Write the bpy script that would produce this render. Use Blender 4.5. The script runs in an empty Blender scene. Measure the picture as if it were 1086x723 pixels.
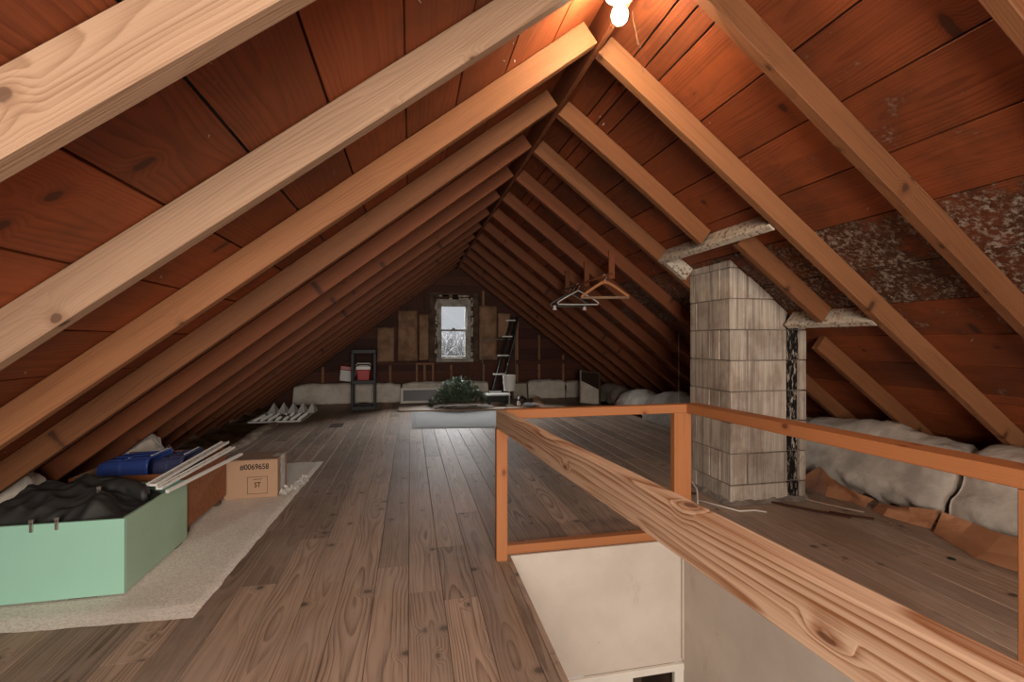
import bpy, bmesh, math, random
from mathutils import Vector, Matrix, noise
V = Vector
R = random.Random(11)
sc = bpy.context.scene
COL = sc.collection
PI = math.pi

# ------------------------------------------------------------------ node helpers
class NT:
    def __init__(s, name):
        s.m = bpy.data.materials.new(name); s.m.use_nodes = True
        s.t = s.m.node_tree; s.n = s.t.nodes; s.l = s.t.links
        s.b = s.n['Principled BSDF']
    def new(s, typ, **kw):
        n = s.n.new(typ)
        for k, v in kw.items(): setattr(n, k, v)
        return n
    def put(s, sock, val):
        if isinstance(val, bpy.types.NodeSocket): s.l.new(val, sock)
        elif val is not None:
            if isinstance(val, (tuple, list)) and len(val) == 3 and sock.type == 'RGBA': val = (*val, 1)
            sock.default_value = val
    def math(s, op, a, b=None, c=None):
        n = s.new('ShaderNodeMath', operation=op)
        s.put(n.inputs[0], a); s.put(n.inputs[1], b); s.put(n.inputs[2], c)
        return n.outputs[0]
    def mul(s, a, b): return s.math('MULTIPLY', a, b)
    def add(s, a, b): return s.math('ADD', a, b)
    def comb(s, x, y, z):
        n = s.new('ShaderNodeCombineXYZ')
        for i, q in enumerate((x, y, z)): s.put(n.inputs[i], q)
        return n.outputs[0]
    def sep(s, v):
        n = s.new('ShaderNodeSeparateXYZ'); s.put(n.inputs[0], v); return n.outputs
    def vmul(s, v, k):
        n = s.new('ShaderNodeVectorMath', operation='MULTIPLY'); s.put(n.inputs[0], v); s.put(n.inputs[1], k); return n.outputs[0]
    def noise(s, v, scale=1, detail=2, rough=.5):
        n = s.new('ShaderNodeTexNoise'); s.put(n.inputs['Vector'], v)
        n.inputs['Scale'].default_value = scale; n.inputs['Detail'].default_value = detail; n.inputs['Roughness'].default_value = rough
        return n.outputs['Fac']
    def step(s, x, a, b, lo=0., hi=1.):
        n = s.new('ShaderNodeMapRange', interpolation_type='SMOOTHSTEP')
        s.put(n.inputs[0], x); s.put(n.inputs[1], a); s.put(n.inputs[2], b); s.put(n.inputs[3], lo); s.put(n.inputs[4], hi)
        return n.outputs[0]
    def mix(s, f, a, b, blend='MIX'):
        n = s.new('ShaderNodeMix', data_type='RGBA', blend_type=blend)
        s.put(n.inputs[0], f); s.put(n.inputs[6], a); s.put(n.inputs[7], b); return n.outputs[2]
    def attr(s, name): return s.new('ShaderNodeAttribute', attribute_name=name)
    def bump(s, h, st=.2, d=.01):
        n = s.new('ShaderNodeBump'); s.put(n.inputs['Height'], h)
        n.inputs['Strength'].default_value = st; n.inputs['Distance'].default_value = d
        s.l.new(n.outputs[0], s.b.inputs['Normal'])
    def obj(s): return s.new('ShaderNodeTexCoord').outputs['Object']
    def geo(s): return s.new('ShaderNodeNewGeometry').outputs['Position']
    def done(s, col, rough=.7, spec=.3):
        s.put(s.b.inputs['Base Color'], col); s.put(s.b.inputs['Roughness'], rough)
        s.b.inputs['Specular IOR Level'].default_value = spec
        return s.m

def wood(name, c1, c2, ck, ring=.006, contrast=1., var=.35, rough=.65, knot=.55, dust=None, dustamt=0., stain=False, wp=.03, spec=.25, kang=.8):
    """growth rings around a pith line beside each board, knots, fibres; c1 early wood, c2 late wood, ck knots"""
    t = NT(name)
    gc = t.attr('gc').outputs['Vector']; rnd = t.attr('rnd').outputs['Fac']
    u, v, w = t.sep(gc)
    w1 = t.math('SUBTRACT', t.noise(t.vmul(gc, (1.3, 6, 6)), 1, 2), .5)
    w2 = t.math('SUBTRACT', t.noise(t.vmul(gc, (1.0, 4, 9)), 1.7, 1), .5)
    ang = t.math('ARCTAN2', v, w)
    vo = t.new('ShaderNodeTexVoronoi', feature='F1', voronoi_dimensions='2D'); t.put(vo.inputs['Vector'], t.comb(t.mul(u, 7.), t.mul(ang, kang), 0)); vo.inputs['Scale'].default_value = 1
    vo.inputs['Randomness'].default_value = .75
    cr = t.sep(vo.outputs['Color'])[0]
    kmask = t.math('GREATER_THAN', cr, knot)
    kd = t.add(vo.outputs['Distance'], t.mul(t.math('SUBTRACT', t.noise(t.vmul(gc, (40, 40, 40)), 1, 2), .5), .05))
    kn = t.mul(t.step(kd, .40, .02), kmask)
    kdark = t.mul(t.step(kd, .115, .075), kmask)
    khalo = t.mul(t.step(kd, .24, .10), kmask)
    vv = t.add(v, t.mul(w1, wp)); ww = t.add(w, t.mul(w2, wp))
    r = t.math('SQRT', t.add(t.mul(vv, vv), t.mul(ww, ww)))
    r = t.add(r, t.mul(kn, .022))
    fr = t.math('FRACT', t.math('DIVIDE', r, ring))
    late = t.mul(t.math('POWER', fr, 1.8), t.step(fr, 1.0, .86))
    fade = t.step(t.noise(t.vmul(gc, (.9, 5, 5)), 1, 2), .3, .7, .35, 1.)
    fib = t.noise(t.vmul(gc, (5, 260, 260)), 1, 2)
    band = t.noise(t.vmul(gc, (1.6, 40, 40)), 1, 3, .6)
    f = t.add(t.mul(t.mul(late, fade), .95 * contrast), t.mul(t.math('SUBTRACT', fib, .5), .85 * contrast))
    f = t.math('ADD', f, t.mul(t.math('SUBTRACT', band, .5), 1.0 * contrast))
    f.node.use_clamp = True
    col = t.mix(f, c1, c2)
    col = t.mix(t.mul(khalo, .45), col, c2)
    col = t.mix(t.mul(kdark, .8), col, ck)
    blot = t.noise(t.vmul(gc, (1.4, 6, 6)), 1, 3, .6)
    val = t.math('MULTIPLY_ADD', t.math('SUBTRACT', rnd, .5), var, 1.)
    val = t.math('MULTIPLY_ADD', t.math('SUBTRACT', blot, .5), .55 * min(1, var * 2 + .3), val)
    col = t.mix(1., col, t.comb(val, val, val), 'MULTIPLY')
    P = t.geo()
    if dust:
        d = t.step(t.noise(P, 2.2, 5, .65), .30, .72)
        d2 = t.step(t.noise(P, 14, 3, .6), .55, .8, 0, .35)
        col = t.mix(t.math('MINIMUM', t.mul(t.add(d, d2), dustamt), .9), col, dust)
    if stain:
        st = t.attr('stn').outputs['Fac']
        blo = t.noise(P, 4.6, 6, .72)
        th = t.math('MULTIPLY_ADD', st, -.31, .70)
        m = t.math('SUBTRACT', blo, th)
        sp = t.noise(P, 44, 5, .75)
        mm = t.mul(t.step(m, .0, .16), t.step(sp, .47, .62))
        dk = t.step(t.noise(P, 2.3, 4, .6), .42, .66)
        col = t.mix(t.math('MINIMUM', t.add(t.mul(dk, t.math('MULTIPLY_ADD', st, .4, .3)), t.mul(t.step(st, .5, 1., 0, .62), t.step(blo, .30, .46))), .85), col, (.030, .015, .009))
        col = t.mix(t.mul(mm, .8), col, (.36, .295, .23))
    t.bump(t.add(t.mul(f, .6), t.mul(fib, .5)), .22, .004)
    return t.done(col, rough, spec)

def plain(name, c, rough=.6, var=.15, scale=6, c2=None, spec=.3, bump=0, bscale=40, metal=0., detail=4, stretch=None):
    t = NT(name); o = t.obj()
    ov = t.vmul(o, stretch) if stretch else o
    n = t.noise(ov, scale, detail, .6)
    if c2: col = t.mix(t.step(n, .35, .68), c, c2)
    else:
        val = t.math('MULTIPLY_ADD', t.math('SUBTRACT', n, .5), var * 2, 1.)
        col = t.mix(1., (*c, 1), t.comb(val, val, val), 'MULTIPLY')
    if bump: t.bump(t.noise(ov, bscale, 5, .65), bump, .02)
    t.b.inputs['Metallic'].default_value = metal
    return t.done(col, rough, spec)

# ------------------------------------------------------------------ mesh helpers
class MB:
    def __init__(s): s.v = []; s.f = []; s.gc = []; s.rn = []; s.st = []; s.mi = []
    def add(s, vs, fs, gcs=None, rnd=.5, stn=0., mi=0):
        b = len(s.v); s.v += [tuple(q) for q in vs]; s.f += [tuple(b + i for i in f) for f in fs]
        s.gc += [tuple(g) for g in gcs] if gcs else [tuple(q) for q in vs]
        s.rn += [rnd] * len(vs); s.st += [stn] * len(vs); s.mi += [mi] * len(fs)
    def build(s, name, mats, parent=None, smooth=False, bevel=0, subsurf=0, solid=0):
        me = bpy.data.meshes.new(name); me.from_pydata(s.v, [], s.f)
        a = me.attributes.new('gc', 'FLOAT_VECTOR', 'POINT'); a.data.foreach_set('vector', [c for g in s.gc for c in g])
        a = me.attributes.new('rnd', 'FLOAT', 'POINT'); a.data.foreach_set('value', s.rn)
        a = me.attributes.new('stn', 'FLOAT', 'POINT'); a.data.foreach_set('value', s.st)
        for m in (mats if isinstance(mats, (list, tuple)) else [mats]): me.materials.append(m)
        me.polygons.foreach_set('material_index', s.mi)
        if smooth: me.polygons.foreach_set('use_smooth', [True] * len(me.polygons))
        me.update()
        o = bpy.data.objects.new(name, me); COL.objects.link(o)
        if parent is not None:
            o.parent = parent; o.matrix_parent_inverse = parent.matrix_world.inverted() if False else Matrix()
        if bevel:
            m = o.modifiers.new('bevel', 'BEVEL'); m.width = bevel; m.segments = 2; m.limit_method = 'ANGLE'
        if solid:
            m = o.modifiers.new('solid', 'SOLIDIFY'); m.thickness = solid
        if subsurf:
            m = o.modifiers.new('sub', 'SUBSURF'); m.levels = m.render_levels = subsurf
        return o
    # a straight (or bowed) timber with chamfered section: a = across, b = up
    def timber(s, P0, P1, up, W, T, ch=.003, seg=1, bow=None, rnd=None, stn=0., wpith=None, mi=0, taper=None):
        P0 = V(P0); P1 = V(P1); t = (P1 - P0); L = t.length; t.normalize()
        sd = t.cross(V(up)).normalized(); u = sd.cross(t).normalized()
        a, b = W / 2, T / 2
        prof = [(-a + ch, -b), (a - ch, -b), (a, -b + ch), (a, b - ch), (a - ch, b), (-a + ch, b), (-a, b - ch), (-a, -b + ch)]
        if ch <= 0: prof = [(-a, -b), (a, -b), (a, b), (-a, b)]
        n = len(prof); vs = []; gs = []
        ru = R.uniform(0, 40); rv = R.uniform(-.03, .03); rw = R.choice((-1, 1)) * R.uniform(.03, .11) if wpith is None else wpith
        rnd = R.random() if rnd is None else rnd
        for i in range(seg + 1):
            k = i / seg; off = bow(k) if bow else (0, 0)
            for (pa, pb) in prof:
                vs.append(P0 + t * (L * k) + sd * (pa + off[0]) + u * (pb + off[1])); gs.append((L * k + ru, pa + rv, pb + rw))
        fs = [(i * n + j, (i + 1) * n + j, (i + 1) * n + (j + 1) % n, i * n + (j + 1) % n) for i in range(seg) for j in range(n)]
        fs = [tuple(reversed(f)) for f in fs]
        fs.append(tuple(range(n))); fs.append(tuple(seg * n + j for j in reversed(range(n))))
        s.add(vs, fs, gs, rnd, stn, mi)
    def box(s, x0, x1, y0, y1, z0, z1, mi=0, rnd=.5, stn=0., axis=None):
        vs = [(x, y, z) for x in (x0, x1) for y in (y0, y1) for z in (z0, z1)]
        fs = [(0, 1, 3, 2), (4, 6, 7, 5), (0, 4, 5, 1), (2, 3, 7, 6), (0, 2, 6, 4), (1, 5, 7, 3)]
        g = None
        if axis is not None:
            ru, rv, rw = R.uniform(0, 40), R.uniform(-.03, .03), R.uniform(.04, .1)
            c = ((x0 + x1) / 2, (y0 + y1) / 2, (z0 + z1) / 2); o = [(axis + 1) % 3, (axis + 2) % 3]
            g = [(q[axis] + ru, q[o[0]] - c[o[0]] + rv, q[o[1]] - c[o[1]] + rw) for q in vs]
        s.add(vs, fs, g, rnd, stn, mi)
    def poly(s, pts, n, th, mi=0, rnd=.5):
        """flat polygon of thickness th along n"""
        n = V(n).normalized() * th; k = len(pts); pts = [V(p) for p in pts]
        vs = pts + [p + n for p in pts]
        fs = [tuple(reversed(range(k))), tuple(range(k, 2 * k))] + [(i, (i + 1) % k, (i + 1) % k + k, i + k) for i in range(k)]
        s.add(vs, fs, None, rnd, 0, mi)
    def tube(s, pts, r, n=8, mi=0, rnd=.5):
        pts = [V(p) for p in pts]; rr = r if isinstance(r, (list, tuple)) else [r] * len(pts); vs = []; fs = []
        prev = None
        for i, p in enumerate(pts):
            d = (pts[min(i + 1, len(pts) - 1)] - pts[max(i - 1, 0)]).normalized()
            if prev is None: x = d.orthogonal().normalized()
            else:
                x = prev - d * prev.dot(d)
                x = x.normalized() if x.length > 1e-6 else d.orthogonal().normalized()
            prev = x; y = d.cross(x)
            for j in range(n):
                an = 2 * PI * j / n; vs.append(p + (x * math.cos(an) + y * math.sin(an)) * rr[i])
        m = len(pts)
        fs = [(i * n + j, i * n + (j + 1) % n, (i + 1) * n + (j + 1) % n, (i + 1) * n + j) for i in range(m - 1) for j in range(n)]
        fs.append(tuple(reversed(range(n)))); fs.append(tuple((m - 1) * n + j for j in range(n)))
        s.add(vs, fs, None, rnd, 0, mi)
    def lathe(s, c, prof, n=20, mi=0, ax=None):
        """prof: (r, z) pairs, closed at both ends when r = 0 is not reached"""
        c = V(c); vs = []; m = len(prof)
        for (r, z) in prof:
            for j in range(n):
                a = 2 * PI * j / n; q = V((r * math.cos(a), r * math.sin(a), z))
                if ax: q = ax @ q
                vs.append(c + q)
        fs = [(i * n + j, i * n + (j + 1) % n, (i + 1) * n + (j + 1) % n, (i + 1) * n + j) for i in range(m - 1) for j in range(n)]
        fs.append(tuple(reversed(range(n)))); fs.append(tuple((m - 1) * n + j for j in range(n)))
        s.add(vs, fs, None, .5, 0, mi)
    def grid(s, fn, nu, nv, mi=0, closed_u=False, flip=False):
        vs = [fn(i / nu, j / nv) for i in range(nu + (0 if closed_u else 1)) for j in range(nv + 1)]
        w = nv + 1; k = nu + (0 if closed_u else 1)
        fs = []
        for i in range(nu):
            for j in range(nv):
                q = (i * w + j, ((i + 1) % k) * w + j, ((i + 1) % k) * w + j + 1, i * w + j + 1)
                fs.append(q if not flip else tuple(reversed(q)))
        s.add(vs, fs, None, .5, 0, mi)

def tag(o, label=None, cat=None, group=None, kind=None):
    if label: o['label'] = label
    if cat: o['category'] = cat
    if group: o['group'] = group
    if kind: o['kind'] = kind
    return o
def thing(name, label, cat, group=None, loc=(0, 0, 0), rotz=0):
    o = bpy.data.objects.new(name, None); COL.objects.link(o); o.empty_display_size = .1
    o.location = loc; o.rotation_euler = (0, 0, rotz)
    return tag(o, label, cat, group)
def fbm(p, s=1., o=4):
    return noise.fractal(V(p) * s, 1., 2., o)

# ------------------------------------------------------------------ materials
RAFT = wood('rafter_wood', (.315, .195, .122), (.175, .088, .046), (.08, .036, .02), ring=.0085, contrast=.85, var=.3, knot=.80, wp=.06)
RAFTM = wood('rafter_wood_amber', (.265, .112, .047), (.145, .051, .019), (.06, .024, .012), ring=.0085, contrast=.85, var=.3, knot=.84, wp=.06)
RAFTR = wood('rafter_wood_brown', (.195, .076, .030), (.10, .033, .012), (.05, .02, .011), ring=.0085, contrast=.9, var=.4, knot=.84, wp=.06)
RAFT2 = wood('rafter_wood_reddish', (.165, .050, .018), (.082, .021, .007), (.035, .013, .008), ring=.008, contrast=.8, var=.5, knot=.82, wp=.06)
RAIL = wood('rail_wood', (.68, .49, .335), (.29, .122, .048), (.13, .055, .03), ring=.0115, contrast=1.4, var=.15, knot=.86, wp=.055)
ORANGE = wood('orange_wood', (.40, .155, .058), (.26, .09, .030), (.12, .04, .02), ring=.006, contrast=.55, var=.2, knot=.8)
DECK = wood('roof_board_wood', (.235, .058, .019), (.125, .027, .008), (.045, .016, .009), ring=.012, contrast=.95, var=.6, knot=.93, stain=True, rough=.55, wp=.08, kang=.5)
FLOORW = wood('floor_board_wood', (.40, .275, .195), (.135, .075, .045), (.035, .022, .016), ring=.0085, contrast=1.3, var=.55, knot=.88, dust=(.42, .345, .285), dustamt=.36, rough=.6, wp=.06, kang=.6)
GABLE = wood('gable_board_wood', (.075, .022, .012), (.045, .014, .008), (.03, .01, .006), ring=.008, contrast=.6, var=.6, knot=.8)
STUD = wood('stud_wood', (.30, .14, .07), (.19, .08, .036), (.08, .03, .02), ring=.007, contrast=.6, var=.3)
DARKWOOD = plain('old_dark_casing', (.12, .075, .05), .8, c2=(.05, .032, .022), scale=9)
HEAD = NT('limed_header')
def _head():
    t = HEAD; P = t.geo()
    n = t.noise(P, 9, 4, .7); n2 = t.noise(P, 42, 4, .7)
    col = t.mix(t.step(n2, .36, .50), (.17, .10, .062), (.56, .48, .385)); col = t.mix(t.step(n, .56, .68, 0, .65), col, (.30, .16, .09))
    t.bump(n2, .35, .01); return t.done(col, .9, .1)
HEAD = _head()
PLASTER = NT('stair_plaster')
def _pl():
    t = PLASTER; P = t.geo()
    n = t.noise(P, 3, 5, .6); sm = t.noise(t.vmul(P, (9, 9, 4)), 1, 5, .7); sp = t.noise(P, 38, 2, .5)
    col = t.mix(t.step(n, .3, .7), (.52, .45, .385), (.60, .53, .46))
    col = t.mix(t.step(sm, .58, .76, 0, .5), col, (.40, .33, .27)); col = t.mix(t.step(sp, .765, .80, 0, .7), col, (.16, .12, .10))
    t.bump(n, .05, .01); return t.done(col, .75, .2)
PLASTER = _pl()
WHITEP = plain('old_white_paint', (.72, .67, .60), .5, .12, 8)
INSUL = plain('white_insulation', (.68, .61, .53), .95, scale=5, c2=(.52, .46, .39), bump=.6, bscale=18, spec=.05)
INSULG = plain('grey_insulation', (.52, .455, .39), .9, scale=5, c2=(.34, .295, .25), bump=.5, bscale=12, spec=.1)
INSULD = plain('dimmed_insulation', (.34, .295, .25), .95, scale=5, c2=(.22, .19, .16), bump=.5, bscale=12, spec=.05)  # insulation colour darkened to offset window light on the eaves heaps
KRAFT = plain('kraft_paper', (.36, .165, .080), .65, scale=4, c2=(.26, .108, .05), bump=.1, bscale=12)
KRAFTB = plain('kraft_facing', (.34, .195, .115), .8, scale=5, c2=(.19, .10, .058), bump=.3, bscale=6)
GREEN = plain('mint_paint', (.315, .56, .435), .42, .05, 5)
GREEND = plain('mint_paint_side_lift', (.36, .52, .385), .45, scale=3, c2=(.33, .46, .33))  # side panel's mint copy, lightened in place of bulb light on it
BROWNBOX = plain('brown_stained_plywood', (.32, .115, .045), .5, scale=5, c2=(.235, .078, .03), stretch=(1, 8, 8))
BROWNIN = plain('grey_brown_board', (.27, .17, .11), .7, .2, 7)
BLUE = plain('blue_plastic', (.033, .065, .25), .35, .08, 4, spec=.5)
BLUED = plain('blue_plastic_dusty', (.045, .05, .115), .5, .15, 9, spec=.4)
PALEBLUE = plain('worn_edge_highlight', (.55, .56, .62), .5, .1)  # pale worn rim edge, its highlight painted into the colour
CLOTH = plain('black_nylon', (.026, .025, .023), .55, .4, 9, spec=.5, bump=.2, bscale=260)
METAL = plain('zip_metal', (.6, .55, .5), .35, .1, metal=.9)
CARD = plain('cardboard', (.43, .265, .165), .75, .08, 5)
CARDT = plain('cardboard_top', (.33, .215, .14), .75, .12, 7)
INK = plain('black_ink', (.02, .017, .015), .7, 0)
TAPE = plain('clear_tape', (.62, .58, .53), .25, .25, 20, spec=.6)
RUG = NT('speckled_rug')
def _rug():
    t = RUG; P = t.geo()
    n = t.noise(P, 95, 4, .7); d = t.noise(P, 40, 3, .7); b = t.noise(P, 4, 3)
    col = t.mix(t.step(n, .35, .65), (.72, .63, .54), (.93, .86, .78)); col = t.mix(t.step(d, .66, .75, 0, .75), col, (.24, .18, .14))
    col = t.mix(t.step(b, .4, .7, 0, .35), col, (.66, .58, .49)); t.bump(n, .5, .01); return t.done(col, .95, .05)
RUG = _rug()
RUGG = plain('grey_rug', (.46, .455, .44), .95, .25, 60, bump=.5, bscale=90, spec=.05)
PLY = plain('pale_hardboard', (.36, .265, .19), .7, .15, 6)
WEATH = plain('weathered_white_paint', (.42, .385, .34), .7, scale=9, c2=(.24, .21, .18))
WHITEPL = plain('white_plastic', (.68, .66, .62), .4, .08, 6, spec=.45)
WHITEMET = plain('white_enamelled_metal', (.74, .71, .66), .38, .05, 6, spec=.5)
BLACKPL = plain('black_plastic', (.014, .015, .015), .5, .2, 6, spec=.35)
RED = plain('red_plastic', (.42, .02, .018), .4, .1, 5, spec=.45)
GREYMET = plain('grey_metal', (.20, .19, .18), .5, .2, 8, metal=.4)
ALU = plain('bare_aluminium', (.62, .60, .56), .35, .1, 8, metal=.6)
BROWNFR = plain('brown_frame', (.085, .05, .033), .55, .2, 8)
DARKPIC = plain('dark_brown_picture', (.035, .020, .013), .5, .3, 5)
PICT = plain('buff_mount', (.40, .35, .28), .8, .15, 5)
DEBRIS = plain('joist_bay_debris', (.16, .085, .045), .95, scale=7, c2=(.075, .038, .02), bump=.7, bscale=22, spec=.05)
SOIL = plain('pale_grit', (.52, .41, .31), .95, scale=12, c2=(.34, .25, .175), bump=.6, bscale=50, spec=.05)
CHIM = NT('chimney_block')
def _ch():
    t = CHIM; gc = t.attr('gc').outputs['Vector']; rnd = t.attr('rnd').outputs['Fac']; st = t.attr('stn').outputs['Fac']; P = t.geo()
    s = t.noise(t.vmul(P, (120, 120, 2.6)), 1, 3, .6); b = t.noise(t.vmul(P, (7, 7, 5)), 1, 4, .65); sp = t.noise(P, 60, 3, .6)
    s2 = t.noise(t.vmul(P, (38, 38, 1.2)), 1, 2, .5)
    col = t.mix(t.step(s, .38, .66), (.38, .315, .255), (.54, .465, .385)); col = t.mix(t.step(b, .42, .66, 0, .55), col, (.24, .165, .12))
    col = t.mix(t.step(s2, .56, .70, 0, .55), col, (.145, .115, .095)); col = t.mix(t.step(s2, .42, .30, 0, .55), col, (.52, .47, .40))
    val = t.math('MULTIPLY_ADD', t.math('SUBTRACT', rnd, .5), .42, 1.); col = t.mix(1., col, t.comb(val, val, val), 'MULTIPLY')
    k = t.math('MULTIPLY', t.step(st, .3, .9), t.step(t.noise(t.vmul(P, (60, 60, 14)), 1, 5, .75), .62, .52)); k = t.math('MAXIMUM', k, t.mul(t.step(st, .03, .3, 0, .5), t.step(t.noise(t.vmul(P, (22, 22, 5)), 1, 4, .7), .60, .70))); col = t.mix(k, col, (.012, .010, .009))
    t.bump(t.add(s, t.mul(sp, .6)), .45, .008); return t.done(col, .92, .1)
CHIM = _ch()
MORTAR = plain('chimney_mortar', (.25, .21, .175), .95, scale=9, c2=(.15, .12, .10), bump=.6, bscale=45, spec=.05)
CORDM = plain('white_cord', (.66, .60, .52), .5, .1)
NAIL = plain('nail_steel', (.60, .55, .48), .35, .1, metal=.7)
LEAF = NT('artificial_needles')
def _lf():
    t = LEAF; rnd = t.attr('rnd').outputs['Fac']
    col = t.mix(t.step(rnd, .0, .62), (.014, .028, .014), (.13, .19, .10)); col = t.mix(t.step(rnd, .78, 1.), col, (.58, .62, .46))
    return t.done(col, .6, .3)
LEAF = _lf()
BARK = plain('branch_wire', (.07, .045, .03), .8, .2)
TWIG = plain('snowy_twig', (.13, .125, .125), .9, .2)
CERAM = plain('porcelain', (.75, .72, .67), .3, .05, spec=.5)
BULB = NT('lit_bulb'); BULB.b.inputs['Emission Color'].default_value = (1, .80, .56, 1); BULB.b.inputs['Emission Strength'].default_value = 500; BULB = BULB.done((.9, .85, .75), .3)
GLASS = NT('window_glass')
def _gl():
    t = GLASS; g = t.new('ShaderNodeBsdfGlossy'); g.inputs['Roughness'].default_value = .02
    tr = t.new('ShaderNodeBsdfTransparent'); tr.inputs[0].default_value = (.96, .97, .97, 1)
    m = t.new('ShaderNodeMixShader'); m.inputs[0].default_value = .05
    t.l.new(tr.outputs[0], m.inputs[1]); t.l.new(g.outputs[0], m.inputs[2]); t.l.new(m.outputs[0], t.n['Material Output'].inputs[0]); return t.m
GLASS = _gl()

# ------------------------------------------------------------------ roof geometry
XR, ZR, M = .81, 2.355, .765           # ridge line of the rafters' undersides, slope 9.2 in 12
CA = 1 / math.sqrt(1 + M * M); SA = M * CA
Y0, Y1 = -1.7, 8.62                    # gable to gable
RW, RD = .046, .106                    # rafter width and depth
LIFT = RD / CA                         # vertical rise from underside plane to roof boards
def under(x): return ZR - M * abs(x - XR)
def slope_pt(side, s, y, off=0.):      # s metres down the slope from the ridge, off metres above the underside plane
    return V((XR + side * (s * CA + off * SA), y, ZR - s * SA + off * CA))

# roof boards
def roof(side, name, seams):
    mb = MB()
    edges = [-.07 if side < 0 else -.07] + seams
    raf = [.853 - .023 + .567 * k for k in range(-4, 15)] if side < 0 else [.925 - .023 + .567 * k for k in range(-4, 15)]
    for i in range(len(edges) - 1):
        a, b = edges[i] + .0035, edges[i + 1] - .0035
        y = Y0 + .01
        cuts = sorted(R.sample(raf[3:], 3)); cuts = [c for c in cuts if c > 0] + [Y1 - .01]
        for c in cuts:
            if c - y < .3: continue
            sm = (a + b) / 2; stn = .12 + .15 * R.random()
            if side > 0 and 1.38 < sm < 2.3 and y < 2.8: stn = 1.0 if R.random() < .7 else .6
            if side > 0 and .85 < sm < 1.38: stn = .42
            if side > 0 and .55 < sm < .85: stn = .36
            mb.timber(slope_pt(side, sm, y + .0015, RD + .011), slope_pt(side, sm, c - .0015, RD + .011), (side * SA, 0, CA), b - a, .020, ch=.0015, rnd=R.random(), stn=stn)
            y = c
    # felt over the boards, keeps daylight out of the gaps
    S = seams[-1]
    mb.poly([slope_pt(side, -.2, Y0 - .1, RD + .03), slope_pt(side, S, Y0 - .1, RD + .03), slope_pt(side, S, Y1 + .1, RD + .03), slope_pt(side, -.2, Y1 + .1, RD + .03)], (side * SA, 0, CA), .01, mi=1)
    # nail points that came through the boards
    for k in range(170):
        s = R.choice(seams[:-3]) + R.choice((-1, 1)) * R.uniform(.02, .06); y = R.choice(raf) + R.choice((-1, 1)) * R.uniform(.05, .25)
        if s < .05: continue
        p = slope_pt(side, s, y, RD + .001); q = p + V((-side * SA, 0, -CA)) * R.uniform(.006, .014) + V((R.uniform(-.006, .006), R.uniform(-.006, .006), 0))
        mb.tube([p, q], [.0016, .0008], 5, mi=2)
    return tag(mb.build(name, [DECK, BLACKPL, NAIL]), kind='structure')
roof(-1, 'ceiling_left', [.19, .45, .708, .955, 1.213, 1.465, 1.715, 1.975, 2.235, 2.49, 2.745, 3.0, 3.25, 3.51, 3.77, 4.0])
roof(1, 'ceiling_right', [.155, .225, .313, .585, .845, 1.123, 1.39, 1.70, 1.97, 2.235, 2.5, 2.77, 3.04, 3.31, 3.58, 3.85, 4.1])

# rafters, each a timber of its own
ORD = ['first', 'second', 'third', 'fourth', 'fifth', 'sixth', 'seventh', 'eighth', 'ninth', 'tenth', 'eleventh', 'twelfth', 'thirteenth', 'fourteenth']
LLAB = {0: 'wide pale knotty rafter nearest the camera on the roof slope above the green box', 1: 'pale rafter with two round dark knots, second from the camera above the green box'}
for k in range(14):
    y = .853 + .567 * k
    mb = MB(); am = R.uniform(-.012, .012); am2 = R.uniform(-.006, .006)
    mb.timber(slope_pt(-1, .016 / CA, y - RW / 2, RD / 2), slope_pt(-1, 3.92, y - RW / 2, RD / 2), (-SA, 0, CA), RW, RD - .002, ch=.003, seg=8,
              bow=lambda q: (am * math.sin(PI * q), min(0, 0 * am2)), rnd=((.42, .6)[k] if k < 2 else .68 if k == 2 else R.uniform(.25, .65)))
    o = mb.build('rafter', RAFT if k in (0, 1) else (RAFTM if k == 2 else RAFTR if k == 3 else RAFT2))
    tag(o, LLAB.get(k, 'rafter on the roof slope above the green box, %s counting from the camera' % ORD[k]), 'rafter', 'rafters of the slope above the green box')
RLAB = {1: 'long brown rafter crossing the stained roof boards between chimney and the near right corner', 2: 'full-length rafter whose top end meets the ridge beside the lit bulb',
        0: 'short visible length of rafter at the top corner above the stained boards'}
for k in range(14):
    y = .925 + .567 * k + (-.006 if k in (2,) else 0)
    am = R.uniform(-.012, .012)
    def rf(s0, s1, label, yy=y, rn=None):
        mb = MB()
        mb.timber(slope_pt(1, s0, yy - RW / 2, RD / 2), slope_pt(1, s1, yy - RW / 2, RD / 2), (SA, 0, CA), RW, RD - .002, ch=.003, seg=8,
                  bow=lambda q: (am * math.sin(PI * q), 0), rnd=R.uniform(.3, .7) if rn is None else rn)
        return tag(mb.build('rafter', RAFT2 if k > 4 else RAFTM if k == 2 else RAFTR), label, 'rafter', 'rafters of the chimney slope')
    if k == 3:      # cut off above the chimney
        rf(.016 / CA, 1.17, 'shortened rafter from the ridge that ends at the limed header above the chimney', y + .02, .8)
        mb = None
        rf(2.23, 3.86, 'lower rafter length running from the chimney side down behind the rolled insulation', y + .026, .6)
    else:
        rf(.016 / CA, 3.92, RLAB.get(k, 'rafter on the chimney slope, %s counting from the camera' % ORD[k]), rn={1: .4, 2: .5}.get(k))
am = 0
mb = MB(); mb.timber(slope_pt(1, 1.25, 2.40 - RW / 2, RD / 2), slope_pt(1, 1.965, 2.40 - RW / 2, RD / 2), (SA, 0, CA), RW, RD, ch=.003, rnd=.8)
tag(mb.build('rafter', RAFTR), 'short slanting timber in front of the top of the chimney, between two headers', 'rafter', 'rafters of the chimney slope')
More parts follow.
